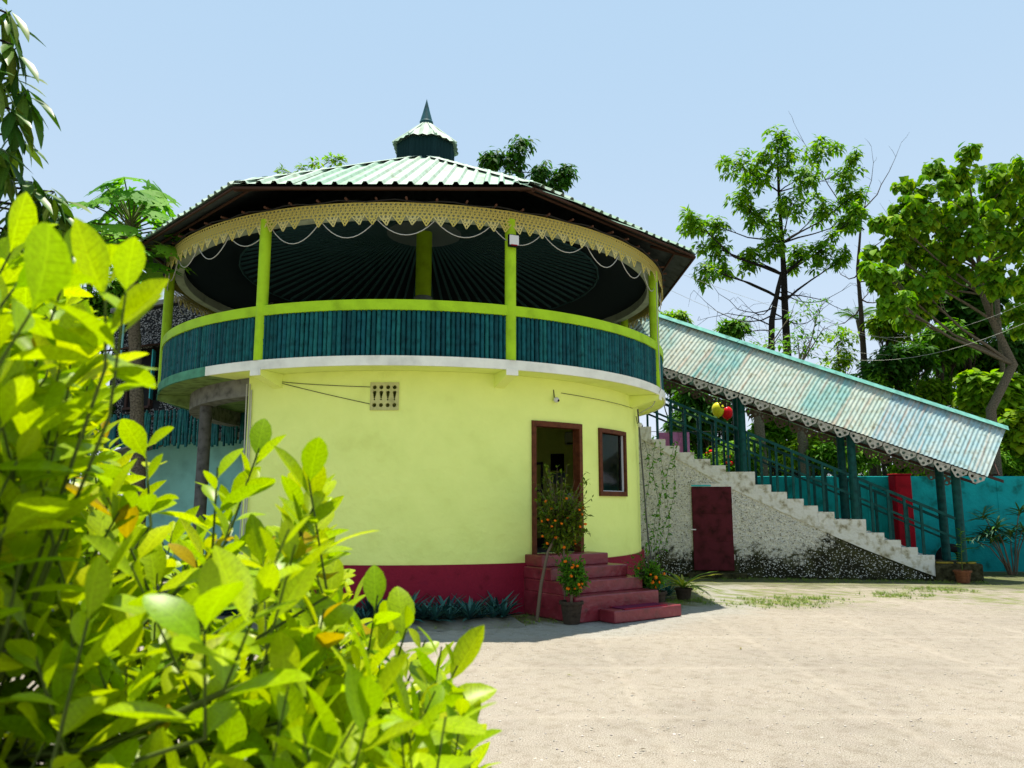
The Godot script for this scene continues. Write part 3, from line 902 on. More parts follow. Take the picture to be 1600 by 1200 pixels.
	for k in 81: cp.append(P(-100 + 2.5 * k, 5.03, 6.085 + 0.02 * sin(k * 1.7)))
	b.tube(cp, [0.012], 5); part(t, "cable", b.mesh(), M.cable)
	for k in 20:
		var a := -98.0 + 10.0 * k
		b = MB.new()
		var pts := []
		var sag := rf(0.20, 0.30)
		for q in 11:
			var f := q / 10.0
			pts.append(P(a + 9.6 * f, 4.96, 5.86 - 0.06 - sag * 4.0 * f * (1.0 - f)))
		b.tube(pts, [0.0075], 5)
		part(t, "rope_light", b.mesh(), M.rope_light)
	# loose cables on the wall
	for q in [[[-31.0, 3.52], [-22.0, 3.40], [-9.5, 3.36]], [[-31.0, 3.52], [-20.0, 3.28], [-9.5, 3.10]], [[30.0, 3.40], [45.0, 3.36], [60.0, 3.38]]]:
		var pts := []
		for f in 9:
			var x := f / 8.0
			var th: float = lerpf(lerpf(q[0][0], q[1][0], x), lerpf(q[1][0], q[2][0], x), x); var h: float = lerpf(lerpf(q[0][1], q[1][1], x), lerpf(q[1][1], q[2][1], x), x)
			pts.append(P(th, 4.49, h))
		b = MB.new(); b.tube(pts, [0.005], 4); part(t, "cable", b.mesh(), M.cable)
	for q in [[-37.2, 4.51, 3.5], [-36.4, 4.50, 3.5], [-35.9, 4.50, 3.4]]:
		b = MB.new(); b.tube([P(q[0], q[1], 0.1), P(q[0] + 0.4, q[1] + 0.02, 1.8), P(q[0] - 0.3, q[1], q[2])], [0.010], 5); part(t, "cable", b.mesh(), M.wire_pale)
	b = MB.new(); b.tube([P(64, 4.52, 3.4), P(66, 4.56, 2.2), P(66.5, 4.62, 1.0), P(67, 4.68, 0.45)], [0.016], 6); part(t, "drain_pipe", b.mesh(), M.grey_column)
	b = MB.new(); b.tube([P(58.8, 5.03, 5.7), P(58.9, 5.02, 4.7), P(59, 5.05, 3.7), P(61, 4.85, 3.42), P(63, 4.55, 3.3)], [0.010], 5); part(t, "cable", b.mesh(), M.wire_pale)
	# --- entrance steps
	var az := 35.8
	var q := deg_to_rad(az)
	var sx := Vector3(cos(q), 0, -sin(q)); var sd := Vector3(sin(q), 0, cos(q))
	var doorc := sd * 4.48
	var spec := [[-0.62, 0.70, 0.0, 0.38, 0.87], [-0.66, 0.86, 0.0, 0.64, 0.70], [-0.66, 0.92, 0.0, 0.90, 0.525], [-0.66, 0.98, 0.0, 1.17, 0.35], [-0.24, 1.10, 1.17, 1.50, 0.165]]
	for s in spec:
		b = MB.new()
		var c: Vector3 = doorc + sx * ((s[0] + s[1]) / 2) + sd * ((s[2] + s[3]) / 2 - (0.06 if s[2] == 0.0 else -0.003))
		var low: float = {0.87: 0.70, 0.70: 0.525, 0.525: 0.35}.get(s[4], 0.0)
		b.boxb(c + Vector3.UP * (s[4] + low) / 2, sx * (s[1] - s[0]) / 2, Vector3.UP * (s[4] - low) / 2, sd * ((s[3] - s[2]) / 2 + (0.06 if s[2] == 0.0 else 0.0)), 0.012)
		part(t, "entrance_step", b.mesh(), M.maroon_step)
	return t
# ------------------------------------------------------------------ covered staircase (local axes: x down along the stair, z towards the photographer)
func build_stairs() -> void:
	rng.seed = 23
	var t := thing("covered_staircase", Vector3(4.2, 0, -17.9), "white pebbled outdoor staircase with dark green railings under a long tin canopy", "staircase", "", deg_to_rad(-10.0))
	var b: MB
	var WD := 1.08
	var steps := [[4.69, 5.02, 0.53], [4.36, 4.69, 0.69], [4.03, 4.36, 0.845], [3.67, 4.03, 1.00], [3.02, 3.67, 1.29], [2.68, 3.02, 1.45], [2.385, 2.68, 1.59], [2.035, 2.385, 1.74], [1.70, 2.035, 1.895], [1.36, 1.70, 2.06], [0.72, 1.36, 2.355], [0.38, 0.72, 2.505], [0.025, 0.38, 2.655], [-0.305, 0.025, 2.815], [-0.62, -0.305, 2.97], [-0.94, -0.62, 3.13], [-1.45, -0.94, 3.43]]
	var under := [Vector2(-1.45, 3.33), Vector2(-1.05, 3.09), Vector2(0.66, 2.07), Vector2(3.35, 0.76), Vector2(4.75, 0.19), Vector2(5.02, 0.09)]
	var low := func(s: float) -> float:
		for i in under.size() - 1:
			if s <= under[i + 1].x:
				return lerpf(under[i].y, under[i + 1].y, clampf((s - under[i].x) / (under[i + 1].x - under[i].x), 0, 1))
		return 0.09
	for s in steps:
		b = MB.new()
		var lo: float = maxf(0.02, low.call((s[0] + s[1]) / 2) - 0.05)
		b.boxb(Vector3((s[0] + s[1]) / 2, (s[2] + lo) / 2, -WD / 2 - 0.05), Vector3((s[1] - s[0]) / 2, 0, 0), Vector3(0, (s[2] - lo) / 2, 0), Vector3(0, 0, WD / 2 - 0.05))
		part(t, "step", b.mesh(), M.stair_white)
		# stepped string on the near and far side: white, proud of the wall
		for side in 2:
			var poly := PackedVector2Array([Vector2(s[0], low.call(s[0])), Vector2(s[1], low.call(s[1])), Vector2(s[1] + 0.012, s[2] - 0.03), Vector2(s[1] + 0.012, s[2] + 0.012), Vector2(s[0], s[2] + 0.012)])
			b = MB.new()
			flat_poly(b, poly, Vector3(0, 0, 0.02 if side == 0 else -WD + 0.08), Vector3.RIGHT, Vector3.UP, Vector3.BACK, 0.11)
			part(t, "step_side", b.mesh(), M.stair_white)
	# side wall: pebble-dash, the lower part black with mould
	var nz := FastNoiseLite.new(); nz.seed = 4; nz.frequency = 0.9; nz.fractal_octaves = 5
	var nf := FastNoiseLite.new(); nf.seed = 9; nf.frequency = 9.0; nf.fractal_octaves = 3
	var grime := func(s: float, h: float) -> float:     # 0 clean .. 1 black mould, a ragged edge
		var edge := 0.62 + 0.26 * nz.get_noise_2d(s * 1.0, 3.0) + (0.45 * smoothstep(2.3, 3.3, s) * (1.0 - smoothstep(3.9, 4.6, s)))
		var k := edge + 0.30 * nf.get_noise_2d(s, h) + 0.22 * nz.get_noise_2d(s * 3.0, h * 3.0)
		return 1.0 - smoothstep(k - 0.16, k + 0.12, h)
	b = MB.new()
	var ns := 150; var nh := 70
	var ids := []
	for i in ns + 1:
		var s := -1.45 + 6.47 * i / ns
		var row := []
		var top: float = low.call(s) + 0.03
		for j in nh + 1:
			var h: float = -0.05 + (top + 0.05) * j / nh
			var g: float = grime.call(s, h)
			var sp := 0.5 + 0.5 * nf.get_noise_2d(s * 5.0 + 40.0, h * 5.0)
			var cl := Color(0.72, 0.70, 0.60).lerp(Color(0.36, 0.34, 0.26), smoothstep(0.62, 0.85, sp))
			b.col = cl.lerp(Color(0.024, 0.024, 0.015).lerp(Color(0.060, 0.062, 0.026), clampf(0.4 + 1.5 * nz.get_noise_2d(s * 2.0 + 9.0, h * 2.0), 0, 1)), g)
			row.append(b.vert(Vector3(s, h, 0.012 * nf.get_noise_2d(s * 3.0, h * 3.0) - 0.008), Vector3.BACK))
		ids.append(row)
	for i in ns:
		for j in nh:
			b.t3(ids[i][j], ids[i + 1][j], ids[i + 1][j + 1]); b.t3(ids[i][j], ids[i + 1][j + 1], ids[i][j + 1])
	var wall := part(t, "side_wall", b.mesh(), M.stucco)
	b = MB.new()
	for i in under.size() - 1:
		var p: Vector2 = under[i]; var q: Vector2 = under[i + 1]
		b.quad(Vector3(p.x, 0, -WD), Vector3(q.x, 0, -WD), Vector3(q.x, q.y, -WD), Vector3(p.x, p.y, -WD), Vector3.FORWARD)
	b.quad(Vector3(-1.45, 0, 0), Vector3(-1.45, 0, -WD), Vector3(-1.45, 3.4, -WD), Vector3(-1.45, 3.4, 0), Vector3.LEFT)
	part(t, "back_wall", b.mesh(), M.mossy_stone)
	# pebbles pressed into the plaster
	var pb := MB.new(); pb.ball(Vector3.ZERO, Vector3(1, 1, 0.55), 4, 6)
	var xf := []; var cols := []
	var tries := 0
	while xf.size() < 7000 and tries < 40000:
		tries += 1
		var s := rf(-1.4, 5.0); var h := rf(0.03, 3.2)
		if h > low.call(s) - 0.03 or (s > -0.1 and s < 0.88 and h < 2.1): continue
		var g: float = grime.call(s, h)
		if rng.randf() < 0.45 * g: continue
		var k := rf(0.007, 0.015)
		xf.append(Transform3D(Basis(Vector3.BACK, rf(0, 3)).scaled(Vector3(k, k * rf(0.7, 1.0), k * 0.8)), Vector3(s, h, 0.0)))
		var wv := rf(0.50, 0.70)
		cols.append(Color(wv, wv * 0.99, wv * 0.90) if rng.randf() > 0.14 + 0.2 * g else Color(0.16, 0.15, 0.11))
	meta(multi(wall, "pebbles", pb.mesh(), M.pebble, xf, cols), "", "", "", "stuff")
	# small door under the stair
	b = MB.new()
	b.boxb(Vector3(0.385, 1.09, 0.030), Vector3(0.445, 0, 0), Vector3(0, 0.94, 0), Vector3(0, 0, 0.018), 0.006)
	var dr := part(t, "door", b.mesh(), M.door_maroon)
	for q in [[0.16, 0.80], [0.808, 1.42], [1.428, 2.02]]:
		b = MB.new(); b.boxb(Vector3(0.385, (q[0] + q[1]) / 2, 0.052), Vector3(0.438, 0, 0), Vector3(0, (q[1] - q[0]) / 2, 0), Vector3(0, 0, 0.005), 0.004); part(dr, "panel", b.mesh(), M.door_maroon)
	for y in [0.45, 1.72]:
		b = MB.new(); b.tube([Vector3(0.842, y - 0.06, 0.045), Vector3(0.842, y + 0.06, 0.045)], [0.014], 6); part(dr, "hinge", b.mesh(), M.steel)
	b = MB.new(); b.boxb(Vector3(-0.045, 1.06, 0.066), Vector3(0.06, 0, 0), Vector3(0, 0.014, 0), Vector3(0, 0, 0.010), 0.004); part(dr, "latch", b.mesh(), M.steel)
	b = MB.new(); b.boxb(Vector3(0.16, 2.055, 0.062), Vector3(0.22, 0, 0), Vector3(0, 0.016, 0), Vector3(0, 0, 0.006)); part(dr, "top_strip", b.mesh(), M.teal_shutter)
	b = MB.new(); b.boxb(Vector3(0.385, 2.06, 0.018), Vector3(0.47, 0, 0), Vector3(0, 0.045, 0), Vector3(0, 0, 0.02)); part(t, "lintel", b.mesh(), M.stair_white)
	b = MB.new(); b.boxb(Vector3(0.45, 0.05, 0.12), Vector3(0.65, 0, 0), Vector3(0, 0.06, 0), Vector3(0, 0, 0.14), 0.02); part(t, "door_sill", b.mesh(), M.mossy_stone)
	# foot block
	b = MB.new(); b.boxb(Vector3(5.49, 0.17, -WD / 2 + 0.03), Vector3(0.468, 0, 0), Vector3(0, 0.20, 0), Vector3(0, 0, WD / 2 + 0.05), 0.025); part(t, "foot_block", b.mesh(), M.mossy_stone)
	for x in [5.14, 5.30, 5.55, 5.75]:
		b = MB.new(); b.boxb(Vector3(x, 0.385, 0.02), Vector3(0.085, 0, 0), Vector3(0, 0.018, 0), Vector3(0, 0, 0.05), 0.01); part(t, "mossy_edge", b.mesh(), M.moss_yellow)
	# posts
	for p in [[5.62, 0.36, 2.62], [3.50, 1.30, 3.50], [1.14, 2.36, 4.44]]:
		for w in [-0.07, -WD + 0.07]:
			b = MB.new()
			b.tube([Vector3(p[0], p[1], w), Vector3(p[0], p[2], w)], [0.092, 0.092], 12)
			part(t, "post", b.mesh(), M.dark_green_paint)
	# railings: two rails each, a baluster on each step
	var nose := func(s: float) -> float: return 2.86 - 0.455 * s
	for w in [-0.06, -WD + 0.06]:
		b = MB.new()
		var a := Vector3(-1.4, nose.call(-1.4), w); var e := Vector3(5.60, nose.call(5.60), w)
		for q in [[0.98, 0.030], [0.55, 0.022]]:
			b.boxb((a + e) / 2 + Vector3.UP * q[0], (e - a) / 2, Vector3(0.41, 0.9, 0).normalized() * q[1], Vector3(0, 0, q[1] * 0.8))
		var rl := part(t, "railing", b.mesh(), M.dark_green_paint)
		for s in steps:
			var n := 2 if s[1] - s[0] > 0.45 else 1
			for k in n:
				var x: float = s[0] + (s[1] - s[0]) * (0.5 if n == 1 else (0.14 + 0.72 * k))
				b = MB.new(); b.boxb(Vector3(x, (s[2] + nose.call(x) + 0.97) / 2, w), Vector3(0.026, 0, 0), Vector3(0, (nose.call(x) + 0.97 - s[2]) / 2, 0), Vector3(0, 0, 0.026))
				part(rl, "baluster", b.mesh(), M.dark_green_paint)
	# canopy: ridge and two slopes of corrugated sheets laid square to the ridge
	var al := atan(0.385)
	var rd := Vector3(cos(al), -sin(al), 0)                       # down along the ridge
	var r0 := Vector3(-1.45, 6.00 + 1.45 * 0.385, -WD / 2)
	var LEN := (6.93 + 1.45) / cos(al)
	b = MB.new()
	for w in [0.18, -WD / 2, -WD - 0.18]:
		var y := 0.0 if w == -WD / 2 else -1.16
		b.boxb(r0 + rd * LEN * 0.485 + Vector3(-0.25, y - 0.14, w + WD / 2), rd * LEN * 0.49, Vector3(0, 0.03, 0), Vector3(0, 0, 0.02))
	var can := part(t, "canopy", b.mesh(), M.steel_brown)
	for k in 9:
		var o := r0 + rd * (LEN * (0.04 + 0.115 * k)) + Vector3(-0.2, 0, 0)
		b = MB.new()
		b.tube([o + Vector3(0, -1.22, 0.74), o + Vector3(0, -0.14, 0), o + Vector3(0, -1.22, -0.74)], [0.018], 5); b.tube([o + Vector3(0, -1.2, 0.72), o + Vector3(0, -1.2, -0.72)], [0.016], 5)
		b.tube([o + Vector3(0, -1.2, 0.0), o + Vector3(0, -0.14, 0)], [0.014], 4)
		part(can, "truss", b.mesh(), M.steel_brown)
	for side in [1.0, -1.0]:
		var ew := 0.84                                             # reach of the slope outwards
		var eh := -1.172 * 1.06
		var dn := Vector3(eh * 0.385, eh, ew * side)
		dn -= rd * dn.dot(rd)
		dn -= rd * 0.36
		var nn := rd.cross(dn).normalized()
		if nn.y < 0: nn = -nn
		var sheets := 11
		for q in sheets:
			b = MB.new()
			var wdt := LEN / sheets
			var tone := rng.randf()
			var basec := Color(0.16, 0.38, 0.36).lerp(Color(0.36, 0.46, 0.40), tone) if q < 8 else Color(0.17, 0.35, 0.42).lerp(Color(0.28, 0.44, 0.47), tone)
			var ribs := 9
			var nseg := ribs * 4
			var rows := 6
			var g := []
			for i in nseg + 1:
				var sx := wdt * (q + float(i) / nseg) + (0.01 if i == nseg else 0.0)
				var ph := TAU * i / 4.0
				var row := []
				for j in rows + 1:
					var f := float(j) / rows
					var wz := nz.get_noise_3d(sx * 2.2, f * 3.0, side * 7.0)
					b.col = basec.lerp(Color(0.55, 0.53, 0.45), clampf(0.16 + 0.7 * wz, 0, 0.9)).lerp(Color(0.40, 0.30, 0.23), clampf(2.4 * nz.get_noise_3d(sx * 9.0 + 30.0, f * 1.0, 2.0) - 0.4, 0, 0.65))
					var nm := (nn - rd * 0.9 * cos(ph)).normalized()
					row.append(b.vert(r0 + rd * sx + dn * f + nn * (0.012 * sin(ph) + 0.004 * (q % 2)), nm))
				g.append(row)
			for i in nseg:
				for j in rows:
					b.t3(g[i][j], g[i + 1][j], g[i + 1][j + 1]); b.t3(g[i][j], g[i + 1][j + 1], g[i][j + 1])
			part(can, "roof_sheet", b.mesh(), M.canopy_sheet)
		# pierced white fringe below the eave, the far side coloured dark as if shaded
		var fr := CSGCombiner3D.new()
		var tp := CSGPolygon3D.new(); tp.polygon = PackedVector2Array([Vector2(-0.17, 0.05), Vector2(0.17, 0.05), Vector2(0.165, -0.03), Vector2(0.03, -0.155), Vector2(-0.03, -0.155), Vector2(-0.165, -0.03)]); tp.depth = 0.012; tp.material = M.fringe
		fr.add_child(tp)
		for c in [[-0.085, -0.02], [0.085, -0.02], [0.0, -0.095]]:
			var cy := CSGCylinder3D.new(); cy.radius = 0.034; cy.height = 0.1; cy.sides = 8; cy.rotation.x = PI / 2; cy.position = Vector3(c[0], c[1], 0); cy.operation = CSGShape3D.OPERATION_SUBTRACTION; cy.material = M.fringe
			fr.add_child(cy)
		for ch in fr.get_children(): ch.set("material", M.fringe if side > 0 else M.fringe_shaded)
		for k in 25:
			var f: CSGCombiner3D = fr.duplicate()
			f.name = "fringe_piece"
			can.add_child(f, true)
			var o := r0 + dn + rd * (0.15 + LEN / 25.0 * k) - Vector3(0, 0.075, 0)
			f.transform = Transform3D(Basis(rd, Vector3(-rd.y, rd.x, 0), Vector3.BACK) * Basis(Vector3.BACK, rf(-0.05, 0.05)), o + Vector3(0, 0, -0.03 * side))
		fr.free()
	b = MB.new()
	for s in [1.0, -1.0]:
		var up := Vector3(rd.y * -1.0, rd.x, 0)
		b.quad(r0 + up * 0.05, r0 + rd * (LEN + 0.03) + up * 0.05, r0 + rd * (LEN + 0.03) - up * 0.06 + Vector3(0, 0, 0.13 * s), r0 - up * 0.06 + Vector3(0, 0, 0.13 * s), up + Vector3(0, 0, s))
	part(can, "ridge_cap", b.mesh(), M.ridge_teal)

# ------------------------------------------------------------------ other walls and buildings
func build_boundary_wall() -> void:
	var t := thing("boundary_wall", Vector3(9.0, 0, -19.5), "long turquoise plastered boundary wall behind the staircase", "wall")
	var b := MB.new()
	b.box(Vector3(3.5, 1.15, 0), Vector3(19.0, 2.36, 0.15), 0.0, 0.01)
	part(t, "panel", b.mesh(), M.turquoise)
	for x in [0.0, 3.2, 4.1, 5.1, 8.4]:
		b = MB.new(); b.box(Vector3(x, 1.14, 0.079), Vector3(0.22 if x == 0.0 else 0.10, 2.33, 0.012)); part(t, "pier", b.mesh(), M.turquoise)
	var p := thing("gate_pillar", Vector3(9.62, 0, -19.2), "red painted pillar in front of the turquoise wall", "pillar")
	b = MB.new(); b.boxb(Vector3(0, 1.17, 0), Vector3(0.20, 0, 0), Vector3(0, 1.17, 0), Vector3(0, 0, 0.18), 0.02); part(p, "shaft", b.mesh(), M.red_paint)
	b = MB.new(); b.boxb(Vector3(0, 2.36, 0), Vector3(0.215, 0, 0), Vector3(0, 0.02, 0), Vector3(0, 0, 0.195), 0.01); part(p, "cap", b.mesh(), M.red_paint)

func build_left_building() -> void:
	rng.seed = 37
	var o := W(168, 640, 20.0); o.y = 0
	var e := W(420, 640, 17.4); e.y = 0
	var X := (e - o).normalized(); var L := (e - o).length()
	var turn := atan2(-X.z, X.x)
	var t := thing("pebbled_house", o, "dark pebble dashed house with turquoise lower storey behind the pavilion", "house", "", turn)
	var b := MB.new(); b.boxb(Vector3(L / 2, 4.95, -2.0), Vector3(L / 2, 0, 0), Vector3(0, 1.75, 0), Vector3(0, 0, 2.0)); var up := part(t, "upper_wall", b.mesh(), M.dark_wall)
	b = MB.new(); b.boxb(Vector3(L / 2, 6.74, -2.0), Vector3(L / 2 + 0.08, 0, 0), Vector3(0, 0.06, 0), Vector3(0, 0, 2.1)); part(t, "roof_slab", b.mesh(), M.concrete)
	b = MB.new(); b.boxb(Vector3(L / 2 + 0.75, 1.57, -2.1), Vector3(L / 2 - 0.35, 0, 0), Vector3(0, 1.57, 0), Vector3(0, 0, 2.0)); part(t, "lower_wall", b.mesh(), M.pale_turquoise)
	b = MB.new(); b.boxb(Vector3(L / 2, 3.2, -1.9), Vector3(L / 2 + 0.1, 0, 0), Vector3(0, 0.06, 0), Vector3(0, 0, 2.15)); part(t, "floor_slab", b.mesh(), M.concrete)
	var pb := MB.new(); pb.ball(Vector3.ZERO, Vector3(1, 1, 0.5), 4, 5)
	var xf := []; var cols := []
	while xf.size() < 8000:
		var x := rf(0.02, L - 0.02); var y := rf(3.3, 6.6)
		if x > 0.62 and x < 2.0 and y > 4.0 and y < 5.6: continue
		var k := rf(0.010, 0.021)
		xf.append(Transform3D(Basis(Vector3.BACK, rf(0, 3)).scaled(Vector3(k * 1.5, k * 0.8, 0.02)), Vector3(x, y, 0.004)))
		var w := rf(0.10, 0.40)
		cols.append(Color(w, w, w * 0.97))
	meta(multi(up, "pebbles", pb.mesh(), M.pebble, xf, cols), "", "", "", "stuff")
	# window with a sloping hood and an open turquoise shutter
	b = MB.new(); b.boxb(Vector3(1.25, 4.78, 0.02), Vector3(0.44, 0, 0), Vector3(0, 0.70, 0), Vector3(0, 0, 0.02)); var w := part(t, "window", b.mesh(), M.black)
	b = MB.new()
	for x in [0.80, 1.70]: b.boxb(Vector3(x, 4.78, 0.04), Vector3(0.04, 0, 0), Vector3(0, 0.74, 0), Vector3(0, 0, 0.045))
	b.boxb(Vector3(1.25, 4.05, 0.06), Vector3(0.5, 0, 0), Vector3(0, 0.03, 0), Vector3(0, 0, 0.07))
	part(w, "frame", b.mesh(), M.steel_brown)
	b = MB.new(); b.boxb(Vector3(1.86, 4.85, 0.16), Vector3(0.10, 0, 0.12), Vector3(0, 0.62, 0), Vector3(0.01, 0, -0.008)); part(w, "shutter", b.mesh(), M.teal_shutter)
	b = MB.new(); b.boxb(Vector3(1.3, 5.58, 0.30), Vector3(0.78, 0, 0), Vector3(0, 0.02, 0.0), Vector3(0, -0.09, 0.32)); part(w, "hood", b.mesh(), M.eave_wood)
	# bamboo screen on the balcony edge, and an awning
	b = MB.new(); b.boxb(Vector3(L / 2, 3.64, 0.72), Vector3(L / 2 + 0.2, 0, 0), Vector3(0, 0.03, 0), Vector3(0, 0, 0.03)); b.boxb(Vector3(L / 2, 3.06, 0.72), Vector3(L / 2 + 0.2, 0, 0), Vector3(0, 0.03, 0), Vector3(0, 0, 0.03))
	var scr := part(t, "bamboo_screen", b.mesh(), M.eave_wood)
	var cm := MB.new(); cm.tube([Vector3(0, 2.95, 0), Vector3(0, 3.35, 0.004), Vector3(0, 3.78, 0)], [0.028, 0.031, 0.027], 6)
	var cmesh := cm.mesh()
	var x := -0.15
	while x < L + 0.2:
		part(scr, "bamboo_cane", cmesh, M["bamboo%d" % [1, 4, 2, 4][rng.randi() % 4]], Transform3D(Basis(Vector3.BACK, rf(-0.09, 0.09)), Vector3(x, rf(-0.06, 0.06), 0.76)))
		x += rf(0.048, 0.072)
	b = MB.new(); b.boxb(Vector3(1.9, 2.80, 0.9), Vector3(1.1, 0.22, 0), Vector3(0, 0.02, 0), Vector3(0, -0.06, 0.5)); part(t, "awning", b.mesh(), M.concrete)
	b = MB.new(); b.tube([Vector3(0.45, 5.0, 0.05), Vector3(0.45, 6.9, 0.05)], [0.03], 6); part(t, "downpipe", b.mesh(), M.pale_turquoise)
	# lime wall of the passage under the balcony
	var lw := thing("passage_wall", W(352, 700, 19.0) * Vector3(1, 0, 1), "lime green wall seen under the pavilion's overhang", "wall")
	b = MB.new(); b.box(Vector3(0.6, 1.45, 0), Vector3(2.4, 2.9, 0.15)); part(lw, "panel", b.mesh(), M.lime)

# ------------------------------------------------------------------ small things
func put_ball_flowers(t: Node3D, n: int, ctr: Vector3, r: Vector3, m: Material, size := 0.035) -> void:
	var b := MB.new()
	b.ball(Vector3.ZERO, Vector3(1, 0.72, 1), 4, 7)
	for k in 7:
		var a := TAU * k / 7
		b.tri(Vector3(cos(a), 0, sin(a)) * 0.7, Vector3(cos(a + 0.5), 0.25, sin(a + 0.5)) * 1.25, Vector3(cos(a + 0.9), 0.0, sin(a + 0.9)) * 0.8, Vector3.UP)
	var mesh := b.mesh()
	for k in n:
		var d := rdir()
		d.z = absf(d.z) * 0.9 + 0.1
		part(t, "flower", mesh, m, Transform3D(Basis(rdir(), rf(0, 3)).scaled(Vector3.ONE * size * rf(0.8, 1.2)), ctr + d.normalized() * r * rf(0.75, 1.05)))

func shrub_crown(t: Node3D, ctr: Vector3, r: Vector3, n: int, ls: float, cols: Array, root: Vector3, sprays := 0) -> void:
	var xf := []; var cc := []
	var b := MB.new()
	for k in int(n / 9.0):
		var d := rdir()
		var tip := ctr + d * r * pow(rng.randf(), 0.4)
		if k < sprays:
			tip = ctr + Vector3(d.x * r.x, absf(d.y) * r.y + r.y * 0.4, d.z * r.z) * 1.25
		var st := root.lerp(ctr, rf(0.5, 1.0))
		b.tube([st, st.lerp(tip, 0.5) + Vector3(0, 0.03, 0), tip], [0.006, 0.004, 0.002], 3, false)
		for q in 9:
			var p := st.lerp(tip, rf(0.45, 1.05))
			var e := (rdir() + d * 0.8 + Vector3(0, 0.3, 0))
			xf.append(leaf_xf(p, e, Vector3(rf(-.5, .5), 1, rf(-.2, .7)), ls * rf(0.6, 1.3)))
			cc.append(pick(cols))
	part(t, "twigs", b.mesh(), M.stake)
	part(t, "foliage", merged(LEAF.simple, xf, cc), M.leaf)

func pot(t: Node3D, r: float, h: float, m: Material) -> void:
	var b := MB.new()
	b.lathe(Vector3.ZERO, [Vector2(0.0, 0.0), Vector2(r * 0.70, 0.0), Vector2(r * 0.93, h * 0.86), Vector2(r * 1.06, h * 0.86), Vector2(r * 1.06, h), Vector2(r * 0.9, h), Vector2(r * 0.86, h * 0.86)], 18)
	part(t, "pot", b.mesh(), m)
	b = MB.new(); b.lathe(Vector3.ZERO, [Vector2(r * 0.86, h * 0.86), Vector2(0.0, h * 0.92)], 14); part(t, "soil", b.mesh(), M.soil)

const GREENS := [Color(0.05, 0.17, 0.015), Color(0.09, 0.24, 0.02), Color(0.15, 0.32, 0.025)]
const SHRUB := [Color(0.13, 0.19, 0.012), Color(0.19, 0.24, 0.015), Color(0.08, 0.16, 0.02)]

